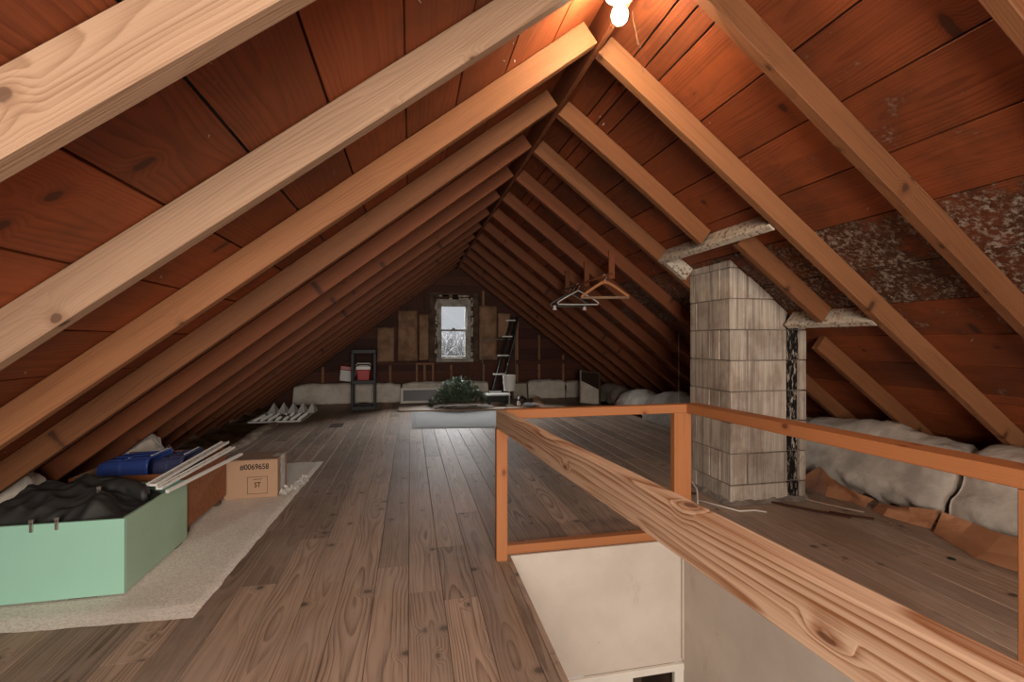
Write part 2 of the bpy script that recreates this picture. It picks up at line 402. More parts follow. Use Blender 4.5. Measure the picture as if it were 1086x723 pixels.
# headers
mb = MB(); mb.timber(slope_pt(1, 1.21, 2.061, RD / 2 - .003), slope_pt(1, 1.21, 3.145, RD / 2 - .003), (SA, 0, CA), .04, .110, ch=.003)
hd = tag(mb.build('header_beam', HEAD), 'flaking white-limed header beam across the top of the chimney', 'beam')
mb = MB(); mb.timber(slope_pt(1, 1.33, 3.10, RD / 2 - .0), slope_pt(1, 1.33, 3.145, RD / 2 - .0), (SA, 0, CA), .19, .10, ch=.003); mb.build('cleat', HEAD, hd)
mb = MB(); mb.timber(slope_pt(1, 1.995, 2.056, RD / 2), slope_pt(1, 1.995, 2.655, RD / 2), (SA, 0, CA), .042, .108, ch=.003)
tag(mb.build('header_beam', HEAD), 'lower white-stained header beam beside the shoulder of the chimney', 'beam')
# ridge board
mb = MB(); mb.timber((XR, Y0 + .01, ZR + .055), (XR, Y1 - .01, ZR + .055), (0, 0, 1), .024, .15, ch=.002, rnd=.35)
tag(mb.build('ridge_board', RAFT2), 'long thin brown ridge board along the peak between the rafter tops', 'ridge board')

# ------------------------------------------------------------------ floor with the stair opening
HX0, HX1, HY0, HY1 = .480, 1.415, -1.2, 2.285
FX0, FX1 = -1.69, 3.12
mb = MB()
def fboard(x0, x1, y0, y1, rnd):
    dz = R.uniform(-.0012, .0)
    mb.timber(((x0 + x1) / 2, y0 + .0006, -.0105 + dz), ((x0 + x1) / 2, y1 - .0006, -.0105 + dz), (0, 0, 1), x1 - x0, .021, ch=.0016, rnd=rnd)
def run(x0, x1, y0, y1, forced=()):
    ys = [y0]; y = y0 + R.uniform(.5, 2.6)
    if forced: ys += list(forced)
    else:
        while y < y1 - .5: ys.append(y); y += R.uniform(1.3, 3.2)
    ys.append(y1)
    for a, b in zip(ys, ys[1:]): fboard(x0, x1, a, b, R.random())
edges = [FX0]
k = -12
while -.006 + .14 * k < FX0 + .05: k += 1
while -.006 + .14 * k < 1.55: edges.append(-.006 + .14 * k); k += 1
x = edges[-1]
while x < FX1 - .12:
    x += .155; edges.append(min(x, FX1))
for a, b in zip(edges, edges[1:]):
    a2, b2 = a + .0008, b - .0008
    f = ()
    if abs(a + .426) < .01: f = (2.195, 4.6)
    if abs(a + .146) < .01: f = (2.28, 5.2)
    if abs(a - .134) < .01: f = (1.945, 2.45, 4.4)
    if b2 <= HX0 or a2 >= HX1: run(a2, b2, Y0, Y1, f)
    else:
        if a2 < HX0 - .02: fboard(a2, HX0, Y0, HY1, R.random())
        if b2 > HX1 + .02: fboard(HX1, b2, Y0, HY1, R.random())
        run(a2, b2, HY1, Y1); run(a2, b2, Y0, HY0)
for a, b, c, d in ((FX0, HX0 - .004, Y0, Y1), (HX1 + .004, FX1, Y0, Y1), (HX0 - .004, HX1 + .004, HY1 + .008, Y1), (HX0, HX1, Y0, HY0 - .004)):
    mb.box(a, b, c, d, -.09, -.0225, mi=1)
tag(mb.build('floor', [FLOORW, BLACKPL]), kind='structure')
# dark knot holes, plugs and the little floor opening
def dark(x0, x1, y0, y1, nm):
    m = MB(); m.lathe(((x0 + x1) / 2, (y0 + y1) / 2, .0002), [(.5 * (x1 - x0), 0), (.42 * (x1 - x0), .0012)], 14); return m
# eaves: lower joist bays beside the floor boards
def bay(name, x0, x1, y0, y1, mat, amp=.03, base=-.06, seed=0, ny=90, nx=14):
    m = MB()
    def f(u, v):
        x = x0 + (x1 - x0) * u; y = y0 + (y1 - y0) * v
        z = base + amp * (fbm((x + seed, y, 0), 4.5) + .4 * fbm((x, y + seed, 3), 17, 3))
        return (x, y, z)
    m.grid(f, nx, ny); return tag(m.build(name, mat, smooth=True), kind='structure')
bay('floor_eaves_left', -2.62, FX0 + .005, Y0, Y1, DEBRIS, .045, -.045, 3, 160, 26)
bay('floor_eaves_right', FX1 - .005, 4.2, Y0, Y1, DEBRIS, .03, -.06, 8, 90)
mb = MB()
def grit(u, v):
    y = 4.55 + 1.95 * v; c = -1.70 + .02 * math.sin(y * 5) ; wd = .075 + .05 * fbm((0, y, 2), 2.)
    x = c + (u - .5) * 2 * wd; return (x, y, .002 + .022 * math.sin(PI * u) * (1 + .8 * fbm((x, y, 1), 9)))
mb.grid(grit, 10, 90)
tag(mb.build('grit', SOIL, smooth=True), 'strip of pale gritty debris along the floor edge under the low eaves', 'grit', kind='stuff')

# stair opening
mb = MB(); mb.box(HX0 - .03, HX1 + .03, HY1 + .002, HY1 + .05, -.64, -.095); mb.box(HX0 + .0005, HX1 - .0005, HY1 - .012, HY1 - .0005, -.64, .001)
tag(mb.build('wall_stair_end', PLASTER), kind='structure')
mb = MB(); mb.box(HX1 + .006, HX1 + .05, HY0, HY1 + .05, -2.0, -.095); mb.box(HX1 - .010, HX1 - .0005, HY0, HY1 - .013, -2.0, -.001); mb.box(HX1 - .018, HX1 - .010, HY1 - .030, HY1 - .013, -.62, -.03)
tag(mb.build('wall_stair_right', PLASTER), kind='structure')
mb = MB(); mb.box(HX0 - .05, HX0 - .005, HY0, HY1, -2.0, -.095); mb.box(HX0 - .0035, HX0 - .0005, HY0, HY1, -2.0, -.024); mb.box(HX0, HX1, HY0 - .05, HY0 - .001, -2.0, -.095)
tag(mb.build('wall_stair_left', PLASTER), kind='structure')
mb = MB(); mb.box(HX0 - .05, HX1 + .05, HY0 - .05, HY1 + .9, -2.05, -2.0)
tag(mb.build('floor_stair_bottom', PLASTER), kind='structure')
mb = MB(); mb.box(HX0, HX1 - .01, HY1 - .034, HY1 - .0125, -.675, -.64, axis=0)
mb.box(HX0, 1.12, HY1 - .024, HY1 - .002, -2.0, -.675); mb.box(1.352, HX1 - .01, HY1 - .030, HY1 - .002, -2.0, -.675)
mb.box(1.12, 1.352, HY1 - .006, HY1 + .02, -.69, -.675)
tag(mb.build('trim_1', WHITEP, bevel=.003), kind='structure')
mb = MB(); mb.box(1.0, 1.37, HY1 + .35, HY1 + .37, -2.0, -.6); mb.box(1.0, 1.02, HY1 + .02, HY1 + .36, -2, -.6); mb.box(1.36, 1.38, HY1 + .02, HY1 + .36, -2, -.6); mb.box(1., 1.38, HY1 + .02, HY1 + .36, -.62, -.6)
tag(mb.build('wall_stair_recess', DARKWOOD), kind='structure')

# ------------------------------------------------------------------ end gable with its window
WX0, WX1, WZ0, WZ1 = .47, 1.07, .70, 1.80
mb = MB()
z = -.05
while z < 2.55:
    z1 = z + .19; a = XR - (ZR + LIFT - z) / M; b = XR + (ZR + LIFT - z) / M
    for (p, q) in ((a, b),) if (z1 < WZ0 or z > WZ1) else ((a, WX0), (WX1, b)):
        if q > p: mb.timber((p, Y1 + .011, (z + z1) / 2), (q, Y1 + .011, (z + z1) / 2), (0, 0, 1), .02, .186, ch=.002, rnd=R.random())
    z = z1
for (p, q, r, s_) in ((-2.9, WX0, -.1, 2.9), (WX1, 4.5, -.1, 2.9), (WX0, WX1, -.1, WZ0), (WX0, WX1, WZ1, 2.9)): mb.box(p, q, Y1 + .024, Y1 + .05, r, s_, mi=1)
wall = tag(mb.build('wall_back', [GABLE, BLACKPL]), kind='structure')
for x in (-1.45, -.95, -.34, .25, .72, 1.30, 1.93, 2.35, 2.82, 3.25):
    m = MB(); top = under(x) - .02 if not (WX0 - .1 < x < WX1 + .1) else .62
    if x in (.72,): top = .62
    m.timber((x, Y1 - .025, .0), (x, Y1 - .025, min(top, .62)), (0, 1, 0), .042, .05, ch=.002); m.build('stud', STUD, wall)
    if top > .75:
        m = MB(); m.timber((x, Y1 - .025, .70), (x, Y1 - .025, top), (0, 1, 0), .042, .05, ch=.002); m.build('stud', STUD if x > 1.2 else GABLE, wall)
m = MB(); m.timber((-1.1, Y1 - .027, .655), (3.3, Y1 - .027, .655), (0, 0, 1), .054, .05, ch=.002); m.build('wall_plate', GABLE, wall)
m = MB(); m.box(.098, .13, Y1 - .062, Y1 - .054, .318, .63); m.box(.38, .411, Y1 - .062, Y1 - .054, .318, .63); m.box(.098, .411, Y1 - .062, Y1 - .054, .63, .66); m.build('opening_trim', STUD, wall)
# window
mb = MB()
for (a, b, c, d) in ((.33, .455, .68, 1.915), (1.125, 1.21, .68, 1.915), (.455, 1.125, 1.835, 1.915)): mb.box(a, b, Y1 - .035, Y1, c, d)
win = tag(mb.build('window_1', DARKWOOD, bevel=.004), kind='structure')
mb = MB()
for (a, b, c, d) in ((WX0 - .01, .525, .70, 1.80), (1.00, 1.075, .70, 1.80), (.525, 1.0, 1.70, 1.80)): mb.box(a, b, Y1 - .028, Y1 + .05, c, d)
mb.box(.455, 1.12, Y1 - .07, Y1 + .05, .675, .745)
mb.build('window_frame', WEATH, win, bevel=.004)
mb = MB()   # weathered filler strips round the frame
for k in range(26):
    z = R.uniform(.75, 1.78); x = R.choice((.455, 1.095)) + R.uniform(-.012, .012); mb.box(x - .016, x + .016, Y1 - .04, Y1 - .02, z, z + R.uniform(.04, .13))
for k in range(12):
    x = R.uniform(.46, 1.0); z = R.choice((1.80, 1.845)); mb.box(x, x + .12, Y1 - .042, Y1 - .03, z, z + .025)
mb.build('packing', HEAD, win)
mb = MB(); mb.timber((WX0, Y1 + .011, .612), (WX1, Y1 + .011, .612), (0, 0, 1), .02, .18, ch=.002); mb.timber((WX0, Y1 + .011, 1.824), (WX1, Y1 + .011, 1.824), (0, 0, 1), .02, .052, ch=.002); mb.build('apron_board', GABLE, win)
def sash(z0, z1, y):
    m = MB()
    for (a, b, c, d) in ((.525, .552, z0, z1), (.973, 1.0, z0, z1), (.552, .973, z0, z0 + .03), (.552, .973, z1 - .03, z1)): m.box(a, b, y - .014, y + .014, c, d)
    o = m.build('sash', WEATH, win, bevel=.003)
    m = MB(); m.box(.548, .978, y - .002, y + .002, z0 + .025, z1 - .025); m.build('pane', GLASS, o)
    return o
sash(1.225, 1.70, Y1 + .03)
s2 = sash(.745, 1.26, Y1 - .002)
mb = MB(); mb.box(.735, .79, Y1 - .03, Y1 - .012, 1.258, 1.275); mb.lathe((.762, Y1 - .022, 1.275), [(.016, 0), (.013, .012)], 12); mb.build('sash_lock', BROWNFR, s2)
# snowy brush outside
mb = MB()
for k in range(260):
    x = R.uniform(.45, 1.75); y = R.uniform(11.4, 12.6); p = V((x, y, R.uniform(-.6, .5))); pts = [p]; d = V((R.uniform(-.25, .25), R.uniform(-.1, .1), 1))
    n = R.randint(5, 8)
    for i in range(n):
        d = (d + V((R.uniform(-.5, .5), R.uniform(-.3, .3), R.uniform(-.2, .25)))).normalized(); p = p + d * R.uniform(.2, .34); pts.append(p)
        if i > 0 and p.z < 1.18:
            q = p + V((R.uniform(-.3, .3), R.uniform(-.1, .1), R.uniform(0, .3))); mb.tube([p, (p + q) / 2 + V((.02, 0, .03)), q], [.007, .005, .003], 4)
    pts = [q for q in pts if q.z < 1.24]
    if len(pts) > 2: mb.tube(pts, [.013 - .009 * i / len(pts) for i in range(len(pts))], 5)
tag(mb.build('bare_bush', TWIG), 'bare snow-grey bush outside, seen through the lower window pane', 'bush', kind='stuff')

# the gable behind the camera with an opening made for the added fill light
mb = MB()
for (a, b, c, d) in ((-2.9, -.45, -.1, 2.9), (.75, 4.5, -.1, 2.9), (-.45, .75, -.1, .40), (-.45, .75, 1.80, 2.9)): mb.box(a, b, Y0 - .03, Y0, c, d)
tag(mb.build('wall_front', GABLE), kind='structure')

# ------------------------------------------------------------------ kraft insulation batts by the window
for (x0, x1, z0, z1, lab) in ((-.565, -.27, .685, 1.285, 'lowest brown paper-faced batt left of the window, beside the roof slope'),
                              (-.215, .125, .695, 1.585, 'tall brown paper-faced batt standing left of the window'),
                              (.150, .318, .71, 1.52, 'narrow dark paper-faced batt tight against the left window casing'),
                              (1.225, 1.55, .70, 1.69, 'broad brown paper-faced batt right of the window'),
                              (1.565, 1.80, 1.11, 1.56, 'short brown paper-faced batt behind the top of the ladder')):
    mb = MB(); sd = R.uniform(0, 30)
    def f(u, v):
        x = x0 + (x1 - x0) * u; z = z0 + (z1 - z0) * v; e = min(1, 8 * min(u, 1 - u)) * min(1, 10 * min(v, 1 - v))
        return (x + .006 * fbm((z + sd, v, 0), 5), Y1 - .056 - e * (.035 + .018 * fbm((x * 2 + sd, z, 1), 3.5)), z + .008 * fbm((x + sd, 0, 0), 6))
    mb.grid(f, 14, 24, flip=False)
    o = mb.build('insulation_batt', KRAFTB, smooth=True, solid=-.006); tag(o, lab, 'insulation', 'paper-faced batts on the end wall')

# ------------------------------------------------------------------ white insulation along the walls and eaves
def roll(name, label, pts_fn, ny, sec, mat=INSUL, amp=.02, group=None, clip=True, freq=7.):
    """sec(k): list of (a, z) outline; pts_fn(k, a, z) -> world"""
    mb = MB(); n = len(sec(0)); vs = []; sd = R.uniform(0, 50)
    sub = 4
    def smoothsec(k):
        s = sec(k); out = []
        for i in range(len(s) - 1):
            for j in range(sub):
                q = j / sub; p0 = s[max(i - 1, 0)]; p1 = s[i]; p2 = s[i + 1]; p3 = s[min(i + 2, len(s) - 1)]
                out.append(tuple(.5 * (2 * p1[d] + (p2[d] - p0[d]) * q + (2 * p0[d] - 5 * p1[d] + 4 * p2[d] - p3[d]) * q * q + (3 * p1[d] - p0[d] - 3 * p2[d] + p3[d]) * q ** 3) for d in (0, 1)))
        out.append(s[-1]); return out
    rows = []
    for i in range(ny + 1):
        k = i / ny; row = []
        end = min(1., math.sqrt(max(.0, min(k, 1 - k)) * 9 + .08))
        ss = smoothsec(k); ca = sum(p[0] for p in ss) / len(ss)
        for (a, z) in ss:
            p = V(pts_fn(k, ca + (a - ca) * (.75 + .25 * end), z * (.82 + .18 * end)))
            q = p + V((1, .4, 1)) * amp * fbm((p.x + sd, p.y, p.z), freq, 5)
            q.z = max(q.z, .003)
            if clip: q.z = min(q.z, under(q.x) - .012)
            row.append(q)
        rows.append(row)
    w = len(rows[0]); vs = [p for r_ in rows for p in r_]
    fs = [(i * w + j, i * w + j + 1, (i + 1) * w + j + 1, (i + 1) * w + j) for i in range(ny) for j in range(w - 1)]
    fs += [((i + 1) * w, (i + 1) * w + w - 1, i * w + w - 1, i * w) for i in range(ny)]
    fs.append(tuple(range(w))); fs.append(tuple(ny * w + j for j in reversed(range(w))))
    mb.add(vs, fs); o = mb.build(name, mat, smooth=True)
    return tag(o, label, 'insulation', group)
sq = lambda k: [(0, .004), (-.03, .05), (-.03, .27), (.0, .325), (.06, .34), (.13, .32), (.15, .2), (.15, .004)]
GB = 'white insulation batts along the foot of the end wall'
roll('insulation_batt', 'long white insulation batt on the floor behind the black shelf unit', lambda k, a, z: (-1.86 + 1.70 * k, 8.34 + a, z), 60, sq, INSUL, .018, GB)
roll('insulation_batt', 'white insulation batt behind the artificial greenery and old sash', lambda k, a, z: (-.13 + 1.48 * k, 8.34 + a, z * 1.03), 60, sq, INSUL, .018, GB)
roll('insulation_batt', 'white insulation batt standing between the small picture and the tilted frame', lambda k, a, z: (2.07 + .70 * k, 8.33 + a, z), 30, sq, INSUL, .014, GB)
roll('insulation_batt', 'short end of white insulation half behind the tilted dark frame', lambda k, a, z: (2.79 + .35 * k, 8.33 + a, z * .94), 16, sq, INSULG, .014, GB)
GR = 'insulation rolls under the chimney-side eaves'
rs = lambda k: [(2.98, .004), (2.925, .06), (2.93, .16), (3.01, .235), (3.045, .30), (3.06, .41), (3.16, .47 - .03 * math.sin(9 * k)), (3.28, .44), (3.42, .32), (3.52, .18), (3.54, .004)]
roll('insulation_roll', 'grey-white insulation roll behind the handrail, next to the chimney', lambda k, a, z: (a + .03 * math.sin(5 * k) + .04 * (k - .5), 3.28 - 1.16 * k, z), 60, rs, INSULG, .028, GR, freq=6)
roll('insulation_roll', 'nearest grey-white insulation roll behind the end post of the handrail', lambda k, a, z: (a + .02 * math.sin(6 * k), 2.105 - 1.3 * k, z * (1.0 + .04 * math.sin(7 * k))), 60, rs, INSULG, .028, GR, freq=6)
l2 = lambda k: [(3.02, .004), (3.0, .10), (3.08, .25 + .1 * math.sin(PI * k)), (3.25, .30 + .12 * math.sin(PI * k)), (3.42, .24 + .08 * math.sin(PI * k)), (3.55, .1), (3.58, .004)]
roll('insulation_roll', 'mounded grey insulation heap just left of the chimney under the eaves', lambda k, a, z: (a, 4.7 + 1.2 * k, z), 40, l2, INSULD, .025, GR)
roll('insulation_roll', 'low pale insulation strip under the eaves between the tilted frame and the heap', lambda k, a, z: (a + .15, 6.0 + 1.05 * k, z * .8), 40, l2, INSULG, .02, GR)
roll('insulation_roll', 'far low grey insulation strip under the eaves behind the tilted frame', lambda k, a, z: (a + .25, 8.2 - 1.0 * k, z * .8), 30, l2, INSULD, .02, GR)
l3 = lambda k: [(-1.80, .004), (-1.80, .14), (-1.88, .26), (-2.0, .32), (-2.12, .2), (-2.2, .1), (-2.22, .004)][::-1]
GL = 'white insulation tufts behind the boxes'
def tuft(label, cx, cy, lx, ly, hz):
    mb = MB(); sd = R.uniform(0, 60)
    def f(u, v):
        r = u; a = 2 * PI * v; x = lx * r * math.cos(a); y = ly * r * math.sin(a)
        z = hz * (max(0, 1 - r ** 2.6)) ** .6
        p = V((cx + x, cy + y, .02 + z))
        n = fbm((p.x + sd, p.y, p.z), 9, 5); p += V((x, y * .2, z)).normalized() * .035 * n * min(1, u * 3)
        p.z = max(.018, min(p.z, under(p.x) + .105 + .02 * n)); p.y = max(cy - .243, min(cy + .243, p.y)); return p
    mb.grid(f, 26, 56); o = mb.build('insulation_tuft', INSUL, smooth=True); return tag(o, label, 'insulation', GL)
tuft('white insulation mound between the rafters behind the black bag', -1.965, 2.815, .20, .245, .42)
tuft('ragged white insulation tuft sticking up behind the blue bins', -1.955, 3.945, .21, .24, .40)

# ------------------------------------------------------------------ chimney of ribbed concrete blocks
ch = thing('chimney', 'square ribbed concrete-block chimney with a black soot streak down one edge', 'chimney')
CX0, CX1, CY0, CY1 = 2.005, 2.578, 2.69, 3.138
mb = MB(); mb.box(CX0 + .008, CX1 - .012, CY0 + .026, CY1 - .008, 0, 2.2); mb.box(CX0 + .008, 2.428, CY0 + .008, CY0 + .03, 0, 2.2)
mc = MB()
zs = [.003] + [.123 + .2 * k for k in range(9)]
for i, (a, b) in enumerate(zip(zs, zs[1:])):
    g = .0028
    def blk(x0, x1, y0, y1, stn=0.):
        j = lambda: R.uniform(-.007, .007)
        mc.box(x0 + j() * .3, x1, y0 + j(), y1, a + g, b - g + j() * .3, rnd=R.random(), stn=stn)
    if i % 2: parts = ((CX0, 2.13), (2.139, 2.428))
    else: parts = ((CX0, 2.428),)
    for (p, q) in parts: blk(p, q, CY0, CY0 + .1, .06)
    blk(2.433, 2.525, CY0 + .012, CY0 + .1, 1.); blk(2.53, CX1, CY0 + .002, CY1, .35)
    if i % 2: blk(CX0, CX0 + .09, CY0 + .108, CY0 + .21); blk(CX0, CX0 + .09, CY0 + .216, CY1)
    else: blk(CX0 + .002, CX0 + .09, CY0 + .104, CY1 - .08); blk(CX0, CX0 + .09, CY1 - .074, CY1)
def cut_slope(o):
    bm = bmesh.new(); bm.from_mesh(o.data)
    bmesh.ops.bisect_plane(bm, geom=bm.verts[:] + bm.edges[:] + bm.faces[:], plane_co=slope_pt(1, 1.5, 0, RD - .004), plane_no=(SA, 0, CA), clear_outer=True)
    bm.to_mesh(o.data); bm.free()
core = mb.build('mortar_core', MORTAR, ch); cut_slope(core)
bl = mc.build('blocks', CHIM, ch); cut_slope(bl)
m_ = bl.modifiers.new('bevel', 'BEVEL'); m_.width = .006; m_.segments = 2; m_.limit_method = 'ANGLE'
# rough mortar skirt at its foot
mb = MB()
def sk(u, v):
    a = u * 2; y = CY1 - (CY1 - CY0) * min(a, 1); x = CX0 + (CX1 - CX0) * max(0, a - 1); o = .03 + .03 * abs(fbm((x, y, 2), 9))
    nx, ny = (-1, 0) if a < .98 else ((-.7, -.7) if a < 1.02 else (0, -1))
    return (x + nx * o * (1 - v), y + ny * o * (1 - v), .002 + (.02 + .03 * abs(fbm((x, y, 7), 12))) * v)
mb.grid(sk, 60, 4, flip=True); mb.build('mortar_skirt', MORTAR, ch, smooth=True)

# ------------------------------------------------------------------ stair railing
rl = thing('stair_railing', 'bare timber railing of flat rails and square posts round the open stairwell', 'railing', loc=(0, 0, 0))
mb = MB()   # near rail, on edge, climbing a little towards the camera
P0, P1 = V((.428, 2.278, .715 - .0445)), V((.505, -.62, .815 - .0445))
mb.timber(P0, P1, (0, 0, 1), .040, .089, ch=.0035, seg=14, bow=lambda q: (.0, .0015 * math.sin(17 * q)), rnd=.6, wpith=.035)
mb.build('rail', RAIL, rl)
mb = MB(); mb.timber((.450, 2.305, .691), (1.535, 2.305, .691), (0, 0, 1), .052, .045, ch=.003, rnd=.6); mb.build('rail', ORANGE, rl)
mb = MB(); mb.timber((1.484, 2.276, .692), (1.484, .2, .728), (0, 0, 1), .098, .046, ch=.003, rnd=.7); mb.build('rail', ORANGE, rl)
for (x0, x1, y0, y1, z1) in ((.402, .456, 2.232, 2.272, .63), (1.372, 1.472, 2.290, 2.332, .668), (1.437, 1.50, .80, .872, .692)):
    mb = MB(); mb.timber(((x0 + x1) / 2, (y0 + y1) / 2, 0), ((x0 + x1) / 2, (y0 + y1) / 2, z1), (0, 1, 0), x1 - x0, y1 - y0, ch=.003, rnd=.75); mb.build('post', ORANGE, rl)
mb = MB(); mb.timber((.462, 2.315, .022), (1.370, 2.315, .022), (0, 0, 1), .045, .044, ch=.002, rnd=.45); mb.build('sill_board', ORANGE, rl)
mb = MB(); mb.timber((.465, 2.20, .004), (.468, -1.0, .004), (0, 0, 1), .022, .004, ch=.001, rnd=.5); mb.build('edge_strip', FLOORW, rl)

# ------------------------------------------------------------------ bulb
lf = thing('ceiling_bulb', 'lit bare light bulb in a porcelain holder at the peak of the roof', 'light bulb', loc=(.765, 1.655, 0))
mb = MB(); mb.lathe((0, 0, 2.266), [(.004, -.032), (.016, -.029), (.026, -.018), (.0305, 0), (.028, .013), (.021, .026), (.015, .038), (.0135, .045)], 20); mb.build('bulb', BULB, lf, smooth=True)
mb = MB(); mb.lathe((0, 0, 2.255), [(.0165, .057), (.022, .06), (.024, .076), (.05, .080), (.05, .088), (.03, .091)], 24); mb.build('lamp_holder', CERAM, lf, smooth=False)
mb = MB()   # cobweb strands hanging round the bulb
for k in range(4):
    a = V((.09 + .03 * k, .08 + .04 * k, 0)); a.z = under(.765 + a.x) + .03; b = a + V((R.uniform(.05, .2), R.uniform(.03, .07), 0)); b.z = under(.765 + b.x) + .05
    pts = [a.lerp(b, i / 8) - V((0, 0, .05 * math.sin(PI * i / 8) * R.uniform(.6, 1.2))) for i in range(9)]
    mb.tube(pts, .0006, 4)
cw = mb.build('cobweb', DARKWOOD); cw.location = (.765, 1.655, 0); tag(cw, 'thin cobweb strands straggling from the bulb to the roof boards', 'cobweb', kind='stuff')

# ------------------------------------------------------------------ hanging rod and hangers
RX, RZ = 1.622, 1.603
rod = thing('clothes_rod', 'thin wooden clothes rod hung from three short straps under the rafters', 'clothes rod')
mb = MB(); mb.tube([(RX, 3.66, RZ), (RX, 5.25, RZ)], .010, 10); mb.build('rod', RAFT2, rod, smooth=True)
for y in (3.700, 4.267, 4.834):
    mb = MB(); mb.timber((RX + .013, y - .007, RZ - .035), (RX + .013, y - .007, 1.80), (0, 1, 0), .05, .014, ch=.001); mb.build('hanger_strap', RAFT2, rod)
def hook(mb, y, z, h, r=.016):
    pts = [(RX + .0, y, z)] + [(RX, y, z + h * .5)]
    c = V((RX, y, RZ + .011 + r * .0)); R_ = .0165
    for i in range(11):
        a = -PI * .35 + i / 10 * PI * 1.15
        pts.append((RX + R_ * math.cos(a), y, RZ + R_ * math.sin(a) - .0045))
    mb.tube(pts, .0022, 6)
def hanger(kind, y, label, rot, name='clothes_hanger'):
    t = thing(name, label, 'hanger', 'hangers on the rod', (RX, y, 0), rot)
    def L(p): return (p[0], p[1], p[2])
    top = RZ - .055
    mb = MB(); pts = [(0, 0, top), (0, 0, RZ - .035), (.012, 0, RZ - .024)]
    for i in range(10):
        a = -.30 * PI + i / 9 * PI * 1.25; pts.append((.0165 * math.cos(a), 0, RZ - .0025 + .0165 * math.sin(a)))
    mb.tube(pts, .0022, 6); mb.build('hook', METAL, t, smooth=True)
    w = .205
    if kind == 'wood':
        mb = MB()
        prof = [(-w, top - .125), (-w * .72, top - .082), (-w * .4, top - .035), (-.03, top - .004), (0, top + .004), (.03, top - .004), (w * .4, top - .035), (w * .72, top - .082), (w, top - .125)]
        n = len(prof)
        up = [(x, .010, z + .014) for x, z in prof]; lo = [(x, .010, z - .014) for x, z in prof]
        vs = up + lo + [(x, -.010, z) for x, _, z in up] + [(x, -.010, z) for x, _, z in lo]
        fs = []
        for i in range(n - 1):
            fs += [(i, i + 1, n + i + 1, n + i), (2 * n + i + 1, 2 * n + i, 3 * n + i, 3 * n + i + 1), (i + 1, i, 2 * n + i, 2 * n + i + 1), (n + i, n + i + 1, 3 * n + i + 1, 3 * n + i)]
        fs += [(0, n, 3 * n, 2 * n), (n - 1, 3 * n - 1, 4 * n - 1, 2 * n - 1)]
        mb.add(vs, fs); mb.build('shoulder', ORANGE, t, bevel=.004)
        mb = MB(); mb.tube([(-w + .004, 0, top - .128), (w - .004, 0, top - .128)], .0125, 10); mb.build('trouser_bar', RAFT, t, smooth=True)
    else:
        mat = {'white': WHITEPL, 'black': BLACKPL, 'grey': GREYMET}[kind]
        rr = .0062
        mb = MB(); pts = [(0, 0, top), (-w * .5, 0, top - .055), (-w * .93, 0, top - .108), (-w, 0, top - .122), (-w * .96, 0, top - .136), (-w * .5, 0, top - .138), (w * .5, 0, top - .138), (w * .96, 0, top - .136), (w, 0, top - .122), (w * .93, 0, top - .108), (w * .5, 0, top - .055), (0, 0, top)]
        mb.tube(pts, rr, 8); mb.build('body', mat, t, smooth=True)
        if kind == 'grey':
            for sx in (-.16, .16):
                mb = MB(); mb.box(sx - .012, sx + .012, -.012, .012, top - .175, top - .13); mb.tube([(sx - .02, 0, top - .17), (sx + .02, 0, top - .17)], .007, 6); mb.build('clip', WHITEMET, t)
    return t
hanger('wood', 3.80, 'wide wooden hanger with a round bar, nearest on the rod', -.25)
hanger('white', 4.46, 'white plastic hanger in front of the dark ones on the rod', -.12)
hanger('black', 4.60, 'black plastic hanger directly behind the white one', .12)
hanger('grey', 4.72, 'dark metal hanger with two white clips, farthest on the rod', -.05)
mb = MB(); mb.tube([(2.45, 4.02, under(2.45) + .03), (2.452, 4.02, .8), (2.45, 4.02, .38)], .0018, 5)
tag(mb.build('hanging_string', CORDM), 'thin pale string hanging down from a rafter left of the chimney', 'string')

# ------------------------------------------------------------------ rug, boxes and what lies in them
mb = MB()
pts = [(-1.66, 2.075), (-.805, 2.02), (-.737, 4.345), (-1.023, 4.43), (-1.66, 4.43)]
def rg(u, v):
    xa = -1.66; yb = 2.06 + (4.40 - 2.06) * v; xb = -.805 + .068 * v + .006 * fbm((0, yb * 3, 1), 3)
    x = xa + (xb - xa) * u; y = yb - .04 * u * (1 - v) + .01 * fbm((x * 2, v, 2), 3)
    return (x, y, .001 + .012 * min(1, 30 * min(1 - u, v, 1 - v) ) + .001 * fbm((x, y, 4), 8))
mb.grid(rg, 60, 120); tag(mb.build('rug', RUG, smooth=True), 'speckled off-white rug under the green box and cardboard box', 'rug')
ZB = .0145
g = thing('wooden_box', 'open mint-green painted wooden box holding a black bag', 'box', loc=(0, 0, ZB))
gx0, gx1, gy0, gy1, gh, gt = -1.785, -1.140, 2.228, 2.790, .312, .014
mb = MB(); mb.box(gx0, gx1, gy0, gy0 + gt, .006, gh); mb.build('front_panel', GREEN, g, bevel=.002)
mb = MB(); mb.box(gx1 - gt, gx1, gy0 + gt, gy1, .006, gh); mb.build('side_panel', GREEND, g, bevel=.002)
mb = MB(); mb.box(gx0, gx0 + gt, gy0 + gt, gy1, .006, gh); mb.build('side_panel', GREEN, g, bevel=.002)
mb = MB(); mb.box(gx0 + gt, gx1 - gt, gy1 - gt, gy1, .006, gh); mb.build('back_panel', GREEN, g, bevel=.002)
mb = MB(); mb.box(gx0 + gt, gx1 - gt, gy0 + gt, gy1 - gt, .012, .022); mb.build('bottom_panel', BROWNIN, g)
for q in ((gx1 - .012, gx1 - .002, gy1 - .12, gy1 - .05), (gx0 + .1, gx0 + .2, gy0 + .01, gy0 + .03), (gx1 - .2, gx1 - .1, gy0 + .01, gy0 + .03)):
    mb = MB(); mb.box(*q, 0, .006); mb.build('glide', BROWNFR, g)
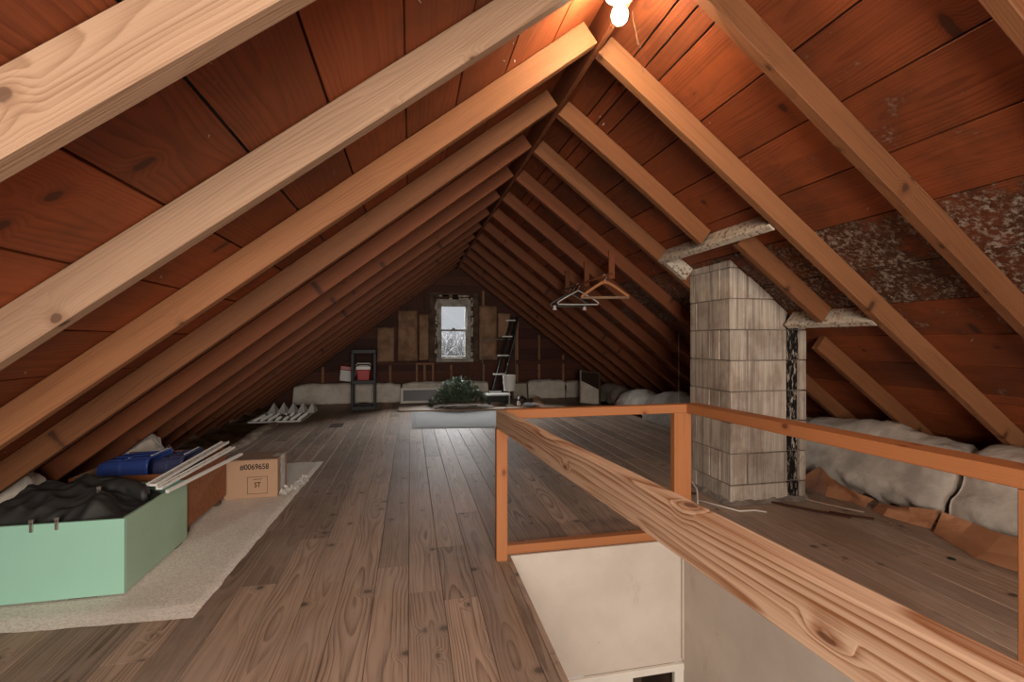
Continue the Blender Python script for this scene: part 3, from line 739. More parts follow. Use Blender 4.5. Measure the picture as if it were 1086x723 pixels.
# black bag
bag = thing('duffel_bag', 'crumpled black nylon bag with metal zip pulls filling the green box', 'bag', loc=(0, 0, ZB))
mb = MB(); sd = 4.2
def bg(u, v):
    x = gx0 + gt + .008 + (gx1 - gx0 - 2 * gt - .016) * u; y = gy0 + gt + .008 + (gy1 - gy0 - 2 * gt - .09) * v
    e = min(1, 5 * min(u, 1 - u)) * min(1, 6 * min(v, 1 - v)) ; e = e ** .6
    hump = .02 + .075 * math.exp(-((u - .48) / .16) ** 2) + .055 * math.exp(-((u - .2) / .15) ** 2) + .035 * math.exp(-((u - .78) / .14) ** 2)
    hump *= (.25 + .75 * v)
    rid = 1 - abs(noise.noise(V((x * 5 + y * 3.5 + sd, y * 3 - x * 2, 1.5)))) * 2
    rid2 = 1 - abs(noise.noise(V((x * 13 - y * 7, y * 10 + sd, 6)))) * 2
    z = .24 + e * (.055 + hump + .038 * rid + .022 * rid2 + .015 * fbm((x, y, sd), 6, 3))
    return (x + .012 * noise.noise(V((x * 9, y * 9, 2))) * e, y, min(z, under(x) - .03 - ZB))
mb.grid(bg, 90, 70)
mb.build('bag_body', CLOTH, bag, smooth=True)
mb = MB()
def rollf(u, v):
    k = u; p = V((-1.44 + .27 * k, 2.52 - .02 * k + .03 * math.sin(4 * k), .322 + .035 * math.sin(PI * k) + .008 * k))
    a = 2 * PI * v; r = (.045 - .012 * k) * (1 + .18 * noise.noise(V((k * 7, math.cos(a), math.sin(a)))))
    if k < .02 or k > .98: r *= .3
    return p + V((0, math.cos(a), math.sin(a))) * r
mb.grid(rollf, 26, 20, flip=True); mb.build('bag_strap_roll', CLOTH, bag, smooth=True)
mb = MB()
pts = [V((-1.40 + .09 * math.cos(a), 2.60, .335 + .055 * math.sin(a))) for a in [PI * i / 14 for i in range(15)]]
vs = [];
for p in pts: vs += [p + V((0, -.022, 0)), p + V((0, .022, .004))]
mb.add(vs, [(2 * i, 2 * i + 1, 2 * i + 3, 2 * i + 2) for i in range(14)]); mb.build('handle', CLOTH, bag, smooth=True, solid=.004)
for (x, y, z, rt) in ((-1.455, gy0 - .006, .322, .3), (-1.37, gy0 - .006, .325, 0), (-1.335, 2.42, .385, .2)):
    mb = MB(); mb.box(x - .0055, x + .0055, y - .0025, y + .0025, z - .038, z - .006); mb.tube([(x - .006, y, z - .004), (x, y, z + .004), (x + .006, y, z - .004)], .002, 6); mb.box(x - .007, x + .007, y - .004, y + .006, z + .001, z + .012); mb.build('zip_pull', METAL, bag, bevel=.001)
# brown tray box
d = thing('drawer_box', 'open brown plywood drawer on small feet behind the green box', 'drawer', loc=(0, 0, ZB))
dx0, dx1, dy0, dy1, dz0, dh, dt = -1.700, -1.160, 2.835, 3.385, .042, .335, .013
for nm, q, mt in (('front_panel', (dx0, dx1, dy0, dy0 + dt, dz0, dh), BROWNBOX), ('back_panel', (dx0, dx1, dy1 - dt, dy1, dz0, dh + .012), BROWNBOX), ('side_panel', (dx1 - dt, dx1, dy0 + dt, dy1 - dt, dz0, dh + .006), BROWNBOX),
                  ('side_panel', (dx0, dx0 + dt, dy0 + dt, dy1 - dt, dz0, dh), BROWNIN), ('bottom_panel', (dx0 + dt, dx1 - dt, dy0 + dt, dy1 - dt, dz0, dz0 + .012), BROWNIN)):
    mb = MB(); mb.box(*q); mb.build(nm, mt, d, bevel=.003)
for x in (dx0 + .02, dx1 - .05):
    for y in (dy0 + .02, dy1 - .08):
        mb = MB(); mb.box(x, x + .035, y, y + .05, 0, dz0); mb.build('foot', BROWNFR, d, bevel=.002)
# nested blue bins lying on their sides
def bin_(label, x0, x1, tp, mat, z0):
    t = thing('storage_bin', label, 'bin', 'nested blue bins', (0, 0, 0))
    mb = MB()
    def ring(x, hy, hz, r=.045):
        out = []; cy = 3.10; cz = z0 + .125
        for (sx, sy, a0) in ((1, 1, 0), (-1, 1, PI / 2), (-1, -1, PI), (1, -1, 1.5 * PI)):
            for i in range(6):
                a = a0 + PI / 2 * i / 5; out.append((x, cy + sx * (hy - r) + r * math.cos(a), cz + sy * (hz - r) + r * math.sin(a)))
        return out
    secs = [ring(x0 + .004, .10 + tp - .012, .085 + tp - .012), ring(x0, .105 + tp, .09 + tp), ring(x0 + .03, .112 + tp, .097 + tp)]
    L = x1 - x0
    for k in (.4, .41, .45, .46): secs.append(ring(x0 + L * k, .115 + tp + (.005 if k in (.41, .45) else 0), .10 + tp + (.005 if k in (.41, .45) else 0)))
    secs += [ring(x1 - .016, .124 + tp, .109 + tp), ring(x1 - .015, .134 + tp, .119 + tp), ring(x1, .134 + tp, .119 + tp), ring(x1, .122 + tp, .107 + tp), ring(x0 + .03, .106 + tp, .09 + tp)]
    n = len(secs[0]); vs = [p for s_ in secs for p in s_]
    fs = [(i * n + j, i * n + (j + 1) % n, (i + 1) * n + (j + 1) % n, (i + 1) * n + j) for i in range(len(secs) - 1) for j in range(n)]
    fs = [tuple(reversed(f)) for f in fs]
    fs.append(tuple(range(n))); fs.append(tuple((len(secs) - 1) * n + j for j in reversed(range(n))))
    mb.add(vs, fs); mb.build('bin_body', mat, t, smooth=False, bevel=.002)
    for y in (3.02, 3.10, 3.18):
        mb = MB(); mb.tube([(x0 + .03, y, z0 + .125 + .097 + tp), (x1 - .02, y, z0 + .125 + .109 + tp)], .004, 6); mb.build('rib', mat, t)
    mb = MB(); mb.tube([(x1 - .007, 3.10 - .09, z0 + .125 + .119 + tp), (x1 - .007, 3.10 + .09, z0 + .125 + .119 + tp)], .0045, 6); mb.build('rim_edge', PALEBLUE, t)
    return t
bin_('blue plastic bin lying on its side in the brown drawer, rounded base outwards', -1.655, -1.40, .018, BLUE, .150)
bin_('darker dusty blue bin nested inside the other, its open mouth towards the cardboard box', -1.39, -1.235, .010, BLUED, .158)
# white metal shelf bars
GW = 'white metal bars leaning from green box to drawer'
bars = (((-1.182, 2.53, .372), (-1.115, 3.24, .420), 0.046, 'broad white metal bar on top of the bundle across the brown drawer'),
        ((-1.152, 2.53, .354), (-1.064, 3.215, .392), .030, 'white slotted metal bar in the middle of the bundle across the drawer'),
        ((-1.118, 2.53, .336), (-.992, 3.14, .364), .016, 'thin white metal bar lowest in the bundle, its end sticking past the drawer'))
for (a, b, w, lab) in bars:
    t = thing('metal_bar', lab, 'bar', GW, loc=(0, 0, .004))
    mb = MB(); mb.timber(a, b, (0, 0, 1), w, .010, ch=.0015)
    A, B = V(a), V(b); dd = (B - A).normalized(); sd_ = dd.cross(V((0, 0, 1))).normalized()
    for e in (-1, 1): mb.timber(A + sd_ * e * (w / 2 - .002) + V((0, 0, .006)), B + sd_ * e * (w / 2 - .002) + V((0, 0, .006)), (0, 0, 1), .004, .008, ch=.0008)
    mb.build('bar_body', WHITEMET, t)
    for i in range(1, 9):
        mb = MB(); c = A.lerp(B, i / 9) + V((0, 0, .0052)); mb.timber(c - dd * .008, c + dd * .008, (0, 0, 1), .003, .0012, ch=0)
        mb.build('slot', GREYMET, t)
# cardboard box
cb = thing('cardboard_box', 'closed brown cardboard box printed #0069658 on the white rug', 'box', loc=(-1.025, 3.545, ZB), rotz=0)
hx, hy, hh = .163, .122, .250
mb = MB(); mb.box(-hx, hx, -hy, hy, 0, hh); mb.build('carton', [CARD], cb, bevel=.004)
mb = MB(); mb.box(-hx + .001, hx - .001, -hy + .001, -.003, hh, hh + .003); mb.build('flap', CARDT, cb)
mb = MB(); mb.box(-hx + .001, hx - .001, .0, hy - .001, hh, hh + .003); mb.build('flap', CARDT, cb)
mb = MB(); sd = 3
def tp(u, v): return (hx + .002 + .006 * abs(fbm((u * 3, v * 3, 1), 3)), -.05 + .1 * u + .01 * fbm((v, 0, 1), 4), .01 + (hh - .005) * v)
mb.grid(tp, 8, 16); mb.grid(lambda u, v: (hx - .05 + .055 * u, -.045 + .09 * v + .004 * fbm((u, v, 0), 5), hh + .0045 + .003 * abs(fbm((u * 4, v * 4, 2), 2))), 6, 8); mb.build('packing_tape', TAPE, cb, solid=.001)
def text(s, x, z, size, sx=1., bold=.0):
    cu = bpy.data.curves.new('printed_text', 'FONT'); cu.body = s; cu.size = size; cu.extrude = .0004; cu.offset = bold; cu.align_x = 'CENTER'
    o = bpy.data.objects.new('printed_text', cu); COL.objects.link(o); o.parent = cb; o.location = (x, -hy - .0005, z); o.rotation_euler = (PI / 2, 0, 0); o.scale = (sx, 1, 1); cu.materials.append(INK)
    bpy.context.view_layer.update(); me = bpy.data.meshes.new_from_object(o.evaluated_get(bpy.context.evaluated_depsgraph_get()))
    q = bpy.data.objects.new('printed_text', me); COL.objects.link(q); q.parent = cb; q.location = o.location; q.rotation_euler = o.rotation_euler; q.scale = o.scale
    bpy.data.objects.remove(o); return q
text('#0069658', .022, .190, .050, .86, .0009)
text('ST', .040, .072, .046, .8, .0008)
mb = MB(); yy = -hy - .0007
for q in ((-.022, .102, .028, .0305), (-.022, .102, .1385, .141), (-.022, -.0195, .028, .141), (.0995, .102, .028, .141)): mb.box(q[0], q[1], yy, -hy + .0005, q[2], q[3])
mb.build('printed_frame', INK, cb)
mb = MB()
mb.box(.014, .066, yy, -hy + .0005, .122, .1255)
mb.build('printed_line', INK, cb)
# crumpled film beside it
mb = MB()
for (cx, cy, L, sd) in ((-.842, 3.50, .10, 1), (-.80, 3.60, .12, 5), (-.775, 3.74, .11, 9)):
    def cf(u, v):
        x = cx + (u - .5) * .075 + .02 * fbm((u * 3, v * 3, sd), 2); y = cy + (v - .5) * L * 1.5 + .02 * fbm((u * 3, v * 3, sd + 5), 2)
        return (max(x, -.852), y, .018 + .05 * abs(fbm((u * 2.4, v * 2.4, sd), 2.2)) * (1 - abs(2 * u - 1)) + .012 * abs(fbm((u * 6, v * 6, sd + 2), 3)))
    mb.grid(cf, 14, 22)
tag(mb.build('plastic_film', TAPE, solid=.001), 'crumpled strips of clear plastic film on the rug beside the cardboard box', 'plastic film')
# grey plank lying under the eaves
mb = MB(); mb.timber((-1.93, 4.62, .075), (-1.71, 4.60, .075), (0, 0, 1), .16, .022, ch=.003); o = mb.build('board_offcut', PICT); tag(o, 'pale grey board offcut under the eaves behind the brown drawer', 'board')

# ------------------------------------------------------------------ white louvred tray under the eaves
lt = thing('louvre_panel', 'white plastic louvred panel lying at the floor edge under the far eaves', 'panel', loc=(0, 0, .004))
tx0, tx1, ty0, ty1 = -2.03, -1.365, 6.60, 7.55
mb = MB()
for q in ((tx0, tx1, ty0, ty0 + .02), (tx0, tx1, ty1 - .02, ty1), (tx0, tx0 + .02, ty0, ty1), (tx1 - .02, tx1, ty0, ty1)): mb.box(*q, 0, .022)
mb.build('frame', WHITEPL, lt, bevel=.002)
for i in range(7):
    x = tx0 + .06 + i * .09
    mb = MB()
    mb.box(x, x + .012, ty0 + .02, ty1 - .02, .004, .016)
    y = ty0 + .04
    while y < ty0 + .5:
        if not (3 <= i <= 4 and ty0 + .2 < y < ty0 + .4): mb.timber((x + .006, y, .016), (x + .03, y + .012, .045 if x > -1.95 else .03), (0, 1, 0), .03, .008, ch=0)
        y += .04
    mb.build('slat', WHITEPL, lt)
for i in range(5):
    x = tx0 + .12 + i * .13
    h = min(.16, under(x - .06) - .05)
    mb = MB(); mb.add([(x - .06, ty1 - .30, .02), (x + .05, ty1 - .30, .02), (x - .005, ty1 - .12, h), (x + .055, ty1 - .05, .02)], [(0, 1, 2), (1, 3, 2), (0, 2, 3), (0, 3, 1)]); mb.build('fin', WHITEPL, lt)
mb = MB(); mb.box(-1.725, -1.645, 6.86, 6.94, .017, .05); o = mb.build('brick_fragment', DEBRIS, bevel=.01); o.location = (0, 0, .008); tag(o, 'reddish brown lump lying in the white louvred panel', 'fragment')

# ------------------------------------------------------------------ shelf unit and coolers
sh = thing('shelf_unit', 'black plastic two-tier shelf unit standing before the end wall', 'shelf', loc=(-.70, 7.70, .002), rotz=.05)
wx, wy = .185, .17
for z, nm in ((.0, 'shelf'), (.395, 'shelf'), (.86, 'shelf')):
    mb = MB()
    for q in ((-wx, wx, -wy, -wy + .025), (-wx, wx, wy - .025, wy), (-wx, -wx + .025, -wy, wy), (wx - .025, wx, -wy, wy)): mb.box(*q, z, z + .055)
    mb.box(-wx + .02, wx - .02, -wy + .02, wy - .02, z + .035, z + .045)
    mb.build(nm, BLACKPL, sh, bevel=.003)
for sx in (-1, 1):
    for sy in (-1, 1):
        mb = MB()
        for (za, zb) in ((.055, .395), (.45, .86)): mb.box(sx * (wx - .022) - .020, sx * (wx - .022) + .020, sy * (wy - .022) - .020, sy * (wy - .022) + .020, za, zb)
        mb.build('leg', BLACKPL, sh, bevel=.006)
c = thing('cooler', 'small red cooler with a white lid on the middle shelf', 'cooler', loc=(-.705, 7.68, .4445), rotz=.05)
def tapered(mb, w0, d0, w1, d1, z0, z1):
    vs = [(-w0, -d0, z0), (w0, -d0, z0), (w0, d0, z0), (-w0, d0, z0), (-w1, -d1, z1), (w1, -d1, z1), (w1, d1, z1), (-w1, d1, z1)]
    mb.add(vs, [(3, 2, 1, 0), (4, 5, 6, 7), (0, 1, 5, 4), (1, 2, 6, 5), (2, 3, 7, 6), (3, 0, 4, 7)])
mb = MB(); tapered(mb, .088, .085, .10, .098, 0, .165); mb.build('cooler_body', RED, c, bevel=.012)
mb = MB(); tapered(mb, .106, .104, .104, .102, .166, .22); mb.box(-.07, .07, -.05, .05, .22, .234); mb.build('lid', WHITEPL, c, bevel=.01)
mb = MB(); mb.tube([(-.104, -.06, .235), (-.09, -.06, .262), (.09, -.06, .262), (.104, -.06, .235)], .008, 8); mb.build('handle', WHITEPL, c)
c = thing('picnic_cooler', 'white cooler with a red lid, tilted on top of the insulation behind the shelf', 'cooler', loc=(-1.045, 8.43, .372)); c.rotation_euler = (0, math.radians(9), .1)
mb = MB(); tapered(mb, .115, .055, .13, .065, .0, .185); mb.build('cooler_body', WHITEPL, c, bevel=.012)
mb = MB(); tapered(mb, .138, .07, .134, .067, .186, .255); mb.build('lid', RED, c, bevel=.01)

# ------------------------------------------------------------------ board, grey rug, greenery, sash
mb = MB(); mb.add([(-.17, 7.25, .001), (2.4, 7.0, .001), (2.45, 8.02, .001), (-.17, 8.06, .001), (-.17, 7.25, .021), (2.4, 7.0, .021), (2.45, 8.02, .021), (-.17, 8.06, .021)], [(3, 2, 1, 0), (4, 5, 6, 7), (0, 1, 5, 4), (1, 2, 6, 5), (2, 3, 7, 6), (3, 0, 4, 7)])
tag(mb.build('hardboard_sheet', PLY, bevel=.003), 'thin pale hardboard sheet on the floor under the greenery', 'board')
mb = MB()
def rg2(u, v):
    c = [(.02, 5.80), (1.32, 5.62), (1.40, 7.00), (.0, 7.17)]
    p = V(c[0]).lerp(V(c[1]), u).lerp(V(c[3]).lerp(V(c[2]), u), v)
    return (p.x + .008 * fbm((p.y, 0, 1), 3), p.y + .008 * fbm((p.x, 0, 7), 3), .001 + .014 * min(1, 25 * min(u, 1 - u, v, 1 - v)))
mb.grid(rg2, 50, 50); tag(mb.build('rug', RUGG, smooth=True), 'small light grey rug in front of the hardboard sheet', 'rug')
tr = thing('artificial_tree', 'dark green artificial fir branches piled on the hardboard sheet', 'artificial tree', loc=(.74, 7.62, .022))
mb = MB(); mw = MB()
def dome(x): # height of heap along x
    return .46 * max(0., 1 - (abs(x - .03) / .45) ** 2.2) ** .75
for k in range(520):
    x = max(-.44, min(.40, R.gauss(.02, .2))); y = R.uniform(-.2, .2)
    h = dome(x) * math.sqrt(max(.05, 1 - (y / .24) ** 2)); base = V((x * .92, y * .9, max(.02, h * R.uniform(.2, .93))))
    out = V((x * 1.3 + R.uniform(-.4, .4), y * 2 + R.uniform(-.5, .5), R.uniform(.1, 1.0))).normalized(); L = R.uniform(.04, .075)
    tip = base + out * L; tip.z = max(.012, tip.z)
    mw.tube([base, tip], .0025, 4)
    tipc = R.random()
    for i in range(26):
        q = i / 25; p = base.lerp(tip, q)
        a = R.uniform(0, 2 * PI); o1 = out.orthogonal().normalized(); o2 = out.cross(o1)
        dr = (o1 * math.cos(a) + o2 * math.sin(a) + out * .6).normalized(); nl = R.uniform(.022, .036)
        sdv = dr.cross(out).normalized() * .0042; e = p + dr * nl; e.z = max(.004, e.z)
        mb.add([p - sdv, p + sdv, e + sdv * .3, e - sdv * .3], [(0, 1, 2, 3)], None, min(1, max(0, (.25 + .5 * tipc) * (.5 + .7 * q) * (.6 + .9 * base.z) + R.uniform(-.1, .15))))
tag(mb.build('foliage', LEAF, tr), kind='stuff'); tag(mw.build('twigs', BARK, tr), kind='stuff')
mw = MB(); mw.tube([(-.46, -.03, .02), (-.2, .0, .06), (.3, .02, .05)], .012, 8); mw.build('trunk', BARK, tr)
ws = thing('window_sash', 'old white-framed glazed sash lying on edge against the insulation behind the greenery', 'sash', loc=(.19, 8.12, .004)); ws.rotation_euler = (math.radians(-14), 0, -.04)
mb = MB()
for q in ((-.35, .45, 0, .045), (-.35, .45, .225, .262), (-.35, -.305, .045, .225), (.405, .45, .045, .225)): mb.box(q[0], q[1], -.014, .014, q[2], q[3])
mb.build('sash_frame', WHITEP, ws, bevel=.003)
mb = MB(); mb.box(-.305, .405, -.003, .003, .045, .225); mb.build('pane', plain('dusty_glass', (.17, .17, .19), .25, .2, 5, spec=.6), ws)

# ------------------------------------------------------------------ ladder, stool, lamp and oddments
ld = thing('step_ladder', 'folded black stepladder with pale treads leaning towards the roof slope', 'ladder', loc=(0, 0, .040))
A0, A1 = V((1.33, 7.93, 0)), V((1.80, 8.42, 1.44))
off = V((.16, -.06, 0))
for i, o_ in enumerate((V((0, 0, 0)), off)):
    mb = MB(); mb.timber(A0 + o_, A1 + o_ * .55, (0, 1, 0), .042, .075, ch=.004); mb.build('side_rail', BLACKPL, ld)
mb = MB(); mb.timber(A0 + off * 1.0 + V((.03, -.036, .3)), A1 + off * .55 + V((.02, -.036, -.1)), (0, 1, 0), .006, .01, ch=0); mb.build('edge_strip', ALU, ld)
for k in (.10, .30, .52, .75, .95):
    p = A0.lerp(A1, k); q = p + off * (1 - .45 * k)
    mb = MB(); c = (p + q) / 2; mb.box(c.x - .15, c.x + .06, c.y - .04, c.y + .04, c.z, c.z + .022); mb.build('tread', ALU, ld, bevel=.002)
st = thing('step_stool', 'low black stool with a pale top at the foot of the ladder', 'stool', loc=(1.40, 7.66, .023))
mb = MB(); mb.box(-.19, .19, -.12, .12, .145, .168); mb.build('stool_top', WHITEPL, st, bevel=.004)
for sx in (-1, 1):
    for sy in (-1, 1): mb = MB(); mb.box(sx * .15 - .018, sx * .15 + .018, sy * .085 - .018, sy * .085 + .018, 0, .145); mb.build('leg', BLACKPL, st, bevel=.003)
mb = MB(); mb.box(-.15, .15, .07, .095, .03, .145); mb.build('back_rail', BLACKPL, st)
lp = thing('table_lamp', 'small white table lamp with a drum shade beside the ladder', 'lamp', loc=(1.55, 7.45, .022))
mb = MB(); mb.lathe((0, 0, 0), [(.055, 0), (.055, .012), (.02, .02), (.008, .03)], 20); mb.build('lamp_base', WHITEPL, lp)
mb = MB(); mb.tube([(0, 0, .025), (0, 0, .30)], .007, 10); mb.build('lamp_stem', WHITEPL, lp, smooth=True)
mb = MB(); mb.lathe((0, 0, .235), [(.088, 0), (.108, .25), (.105, .25), (.085, .0)], 24); mb.build('lamp_shade', WHITEPL, lp, smooth=False)
pf = thing('picture_frame', 'small brown picture frame leaning on the insulation behind the white lamp', 'picture frame', loc=(1.90, 8.16, .004)); pf.rotation_euler = (math.radians(-14), 0, 0)
mb = MB()
for q in ((-.15, .15, 0, .03), (-.15, .15, .30, .33), (-.15, -.12, .03, .30), (.12, .15, .03, .30)): mb.box(q[0], q[1], -.01, .01, q[2], q[3])
mb.build('frame', BROWNFR, pf, bevel=.002)
mb = MB(); mb.box(-.12, .12, -.002, .004, .03, .30); mb.build('picture', PICT, pf)
mb = MB()
def ball(u, v):
    a, b = 2 * PI * u, PI * v; r = 1 + .22 * fbm((math.cos(a), math.sin(a), v * 3), 2.2)
    return (1.77 + .075 * r * math.sin(b) * math.cos(a), 7.52 + .06 * r * math.sin(b) * math.sin(a), max(.0225, .085 + .075 * r * math.cos(b)))
mb.grid(ball, 20, 14); tag(mb.build('cloth_bundle', DARKPIC, smooth=True), 'dark crumpled bundle on the sheet right of the lamp', 'bundle')
mb = MB()
def ball2(u, v):
    a, b = 2 * PI * u, PI * v; r = 1 + .35 * fbm((math.cos(a), math.sin(a), v * 3), 2.8)
    return (1.675 + .032 * r * math.sin(b) * math.cos(a), 7.32 + .05 * r * math.sin(b) * math.sin(a), max(.0225, .06 + .042 * r * math.cos(b)))
mb.grid(ball2, 16, 12); tag(mb.build('paper_crumple', plain('pinkish_paper', (.68, .56, .50), .8, .15), smooth=True), 'small pinkish white crumpled paper in front of the dark bundle', 'paper')
mb = MB(); mb.lathe((1.84, 7.27, .022), [(.05, 0), (.075, .01), (.11, .04), (.105, .043), (.07, .018)], 22); tag(mb.build('plate', plain('grey_stoneware', (.36, .35, .34), .5, .1), smooth=True), 'round grey dish on the sheet in front of the dark bundle', 'dish')
cp = [V((1.96, 7.4, .023)), V((2.08, 7.25, .023)), V((2.20, 7.62, .023)), V((2.0, 7.78, .11))]
mb = MB(); mb.grid(lambda u, v: tuple((cp[0].lerp(cp[1], u)).lerp(cp[3].lerp(cp[2], u), v) + V((0, 0, .05 * math.sin(PI * u) * v + .004))), 8, 8)
tag(mb.build('cardboard_scrap', CARD, solid=.004), 'curled scrap of brown cardboard right of the grey dish', 'cardboard')
mb = MB(); mb.lathe((1.16, 7.36, .022), [(.09, 0), (.11, .008), (.1, .012)], 20); tag(mb.build('plate', WHITEPL, smooth=True), 'flat white dish on the sheet beside the greenery', 'dish')
fr = thing('tube_frame', 'thin grey metal tube frame standing behind the ladder', 'metal frame', loc=(0, 0, .004))
mb = MB(); mb.tube([(1.275, 8.50, 0), (1.275, 8.50, 1.06), (1.29, 8.50, 1.08), (1.86, 8.50, 1.08), (1.875, 8.50, 1.06), (1.875, 8.50, 0)], .010, 8); mb.build('hoop', GREYMET, fr, smooth=True)
mb = MB(); mb.tube([(1.275, 8.50, .76), (1.875, 8.50, .76)], .008, 8); mb.build('crossbar', GREYMET, fr, smooth=True)
pn = thing('framed_panel', 'dark framed panel with a white sheet across its corner, propped tilted under the eaves', 'panel', loc=(2.94, 7.50, .004)); pn.rotation_euler = (math.radians(-14), math.radians(7), .10)
mb = MB(); mb.box(-.19, -.172, -.012, .012, .0, .55); mb.build('frame_stile', ALU, pn)
mb = MB(); mb.box(.155, .19, -.012, .012, .0, .55); mb.box(-.172, .155, -.012, .012, .52, .55); mb.build('frame', BROWNFR, pn, bevel=.002)
mb = MB(); mb.box(-.172, .155, -.004, .008, .0, .52); mb.build('backing', DARKPIC, pn)
mb = MB(); mb.poly([(-.172, -.010, .0), (.15, -.010, .0), (.15, -.010, .25), (-.172, -.010, .37)], (0, -1, 0), .004); mb.build('white_sheet', INSUL, pn)

# ------------------------------------------------------------------ kraft paper, cord and scraps by the chimney
def paper(label, fn, nu=24, nv=10, mat=KRAFT):
    mb = MB(); mb.grid(fn, nu, nv); o = mb.build('paper_facing', mat, smooth=True, solid=.0015); return tag(o, label, 'paper', 'torn brown paper along the insulation')
def folded(label, rows, sd):
    """rows: bottom to top lists of (x, y, z) crease points; straight facets between them, lightly crumpled"""
    nr, nc = len(rows), len(rows[0]); S = 5
    def f(u, v):
        a = min(u * (nc - 1), nc - 1 - 1e-6); i = int(a); a -= i; b = min(v * (nr - 1), nr - 1 - 1e-6); j = int(b); b -= j
        p = V(rows[j][i]).lerp(V(rows[j][i + 1]), a).lerp(V(rows[j + 1][i]).lerp(V(rows[j + 1][i + 1]), a), b)
        p += V((1, .6, .5)) * .008 * fbm((p.x + sd, p.y, p.z), 14, 3); p.z = max(p.z, .003); return p
    mb = MB(); mb.grid(f, S * (nc - 1), S * (nr - 1)); o = mb.build('paper_facing', KRAFT, smooth=False, solid=.0012)
    return tag(o, label, 'paper', 'torn brown paper along the insulation')
folded('peaked brown paper flap standing near the chimney in front of the insulation',
       [[(2.80, 2.96, .004), (2.775, 2.84, .004), (2.74, 2.70, .004), (2.80, 2.57, .004), (2.80, 2.46, .004)],
        [(2.80, 2.97, .02), (2.84, 2.86, .075), (2.78, 2.72, .06), (2.83, 2.585, .03), (2.82, 2.47, .025)],
        [(2.80, 2.99, .035), (2.875, 2.88, .15), (2.85, 2.74, .095), (2.80, 2.60, .09), (2.86, 2.46, .05)]], 2)
folded('low middle strip of curled brown paper in front of the insulation',
       [[(2.80, 2.42, .004), (2.765, 2.32, .004), (2.80, 2.21, .004), (2.83, 2.10, .004)],
        [(2.83, 2.42, .03), (2.80, 2.32, .05), (2.83, 2.21, .035), (2.83, 2.09, .04)],
        [(2.86, 2.42, .045), (2.875, 2.32, .055), (2.82, 2.21, .09), (2.875, 2.08, .115)]], 8)
folded('largest torn brown paper sheet, lying beside the end post of the railing',
       [[(2.79, 2.06, .004), (2.735, 1.93, .004), (2.66, 1.78, .004), (2.69, 1.60, .004), (2.78, 1.35, .004)],
        [(2.82, 2.06, .05), (2.80, 1.93, .045), (2.74, 1.78, .03), (2.78, 1.60, .06), (2.80, 1.36, .05)],
        [(2.84, 2.05, .12), (2.875, 1.93, .10), (2.84, 1.78, .105), (2.86, 1.60, .13), (2.86, 1.37, .12)]], 15)
mb = MB(); mb.tube([(1.72, 2.62, .004), (1.78, 2.70, .03), (1.84, 2.80, .075), (1.87, 2.90, .095), (1.93, 3.05, .06), (1.97, 3.3, .004)], .0055, 8)
tag(mb.build('cord', CORDM, smooth=True), 'white cord arching off the floor behind the middle railing post', 'cord')
mb = MB(); pts = [(1.85, 2.80, .005), (1.93, 2.66, .006), (1.98, 2.57, .005), (2.08, 2.56, .006), (2.13, 2.52, .005)]
mb.tube(pts, .005, 6); tag(mb.build('cord', CORDM, smooth=True), 'pale cord lying on the floor along the foot of the chimney', 'cord')
for i, (x, y, L, a, lab) in enumerate(((2.42, 2.50, .42, -.9, 'long dark splintered lath on the floor right of the chimney foot'), (2.62, 2.56, .38, -1.1, 'weathered lath lying beside the chimney foot near the insulation'),
                                    (2.58, 2.36, .22, -.75, 'short dark stick on the boards in front of the chimney'), (1.80, 2.98, .26, -.5, 'dark wood splinter on the floor behind the middle railing post'))):
    mb = MB(); dd = V((math.cos(a), math.sin(a), 0)) * L / 2; c = V((x, y, .008)); mb.timber(c - dd, c + dd, (0, 0, 1), .022, .009, ch=.002, rnd=.3, seg=4, bow=lambda q: (.012 * math.sin(PI * q), 0))
    tag(mb.build('wood_lath', GABLE if i != 1 else FLOORW), lab, 'lath', 'wood scraps round the chimney foot')
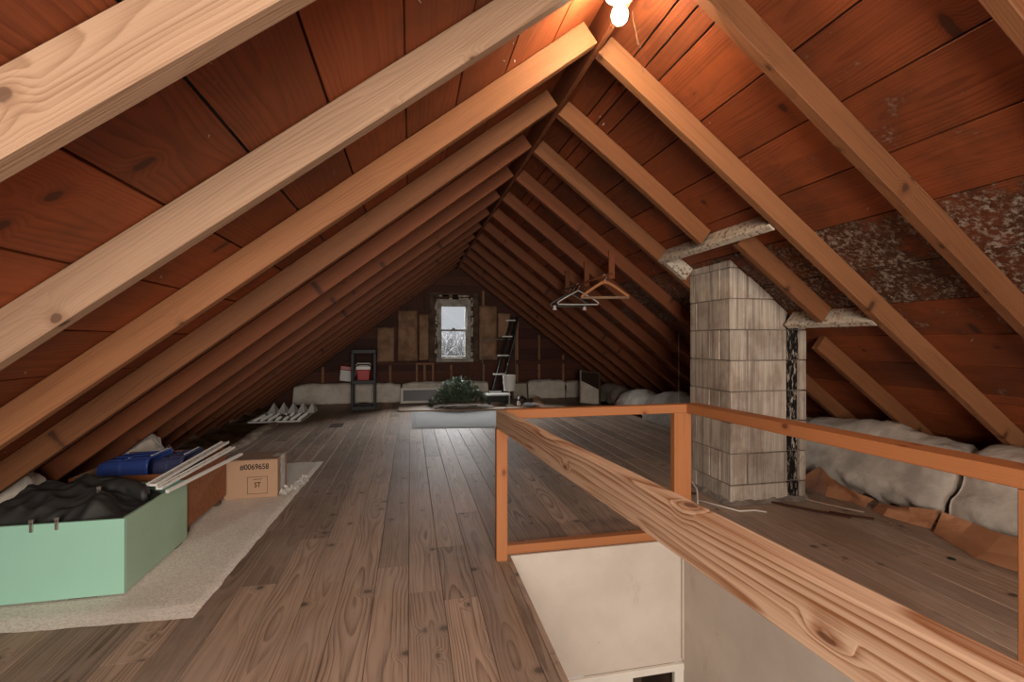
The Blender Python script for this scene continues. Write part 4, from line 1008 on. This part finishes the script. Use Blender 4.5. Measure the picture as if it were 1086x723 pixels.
# holes and knots in the floor
for (x, y, w, l, lab) in ((-.97, 6.12, .155, .26, 'dark rectangular cut-out plate in the far floor boards'),):
    mb = MB(); mb.box(x, x + w, y, y + l, .0003, .003); tag(mb.build('floor_plate', BROWNFR, bevel=.001), lab, 'floor plate')
for (x, y, r, lab) in ((2.55, 1.80, .017, 'round black plug in the floor nearest the middle of the railing'), (2.62, 1.42, .020, 'round black plug in the floor beside the near handrail'), (2.93, 1.92, .020, 'round black plug in the floor in front of the large brown paper')):
    mb = MB(); mb.lathe((x, y, .0004), [(r, 0), (r * .9, .004), (r * .6, .005)], 16); tag(mb.build('floor_plug', BLACKPL, smooth=True), lab, 'plug', 'black floor plugs')

# ------------------------------------------------------------------ light
w = bpy.data.worlds.new('overcast'); sc.world = w; w.use_nodes = True
bgn = w.node_tree.nodes['Background']; bgn.inputs[0].default_value = (.80, .83, .88, 1); bgn.inputs[1].default_value = .70
def area(name, loc, target, sx, sy, power, col):
    l = bpy.data.lights.new(name, 'AREA'); l.shape = 'RECTANGLE'; l.size = sx; l.size_y = sy; l.energy = power; l.color = col
    o = bpy.data.objects.new(name, l); COL.objects.link(o); o.location = loc
    o.rotation_euler = (V(target) - V(loc)).to_track_quat('-Z', 'Y').to_euler(); return o
area('rear_fill_light', (.15, Y0 + .02, 1.10), (.25, 3, 1.0), 1.15, 1.35, 158, (1., .925, .83))  # added fill behind the camera, stands in for flash and ambient light
area('daylight_end_window', (.45, 11.6, 2.80), (.7, 8.6, 1.15), 6.0, 1.3, 3300, (.97, .98, 1.))
lo = area('stair_landing_light', (.95, .2, -1.95), (.95, .4, 0), .7, .9, 4, (1., .9, .78))

cam = bpy.data.cameras.new('camera'); co = bpy.data.objects.new('camera', cam); COL.objects.link(co)
cam.sensor_fit = 'HORIZONTAL'; cam.sensor_width = 36; cam.lens = 36 * 505 / 1086; cam.clip_start = .02
co.location = (0, 0, 1.05); co.rotation_euler = (PI / 2, 0, -math.atan(108 / 505)); sc.camera = co
sc.view_settings.view_transform = 'Standard'; sc.view_settings.look = 'None'; sc.view_settings.gamma = 1; sc.view_settings.exposure = 0; sc.view_settings.use_curve_mapping = False
sc.cycles.use_denoising = True
sc.cycles.max_bounces = 8; sc.cycles.diffuse_bounces = 5; sc.cycles.sample_clamp_indirect = 8
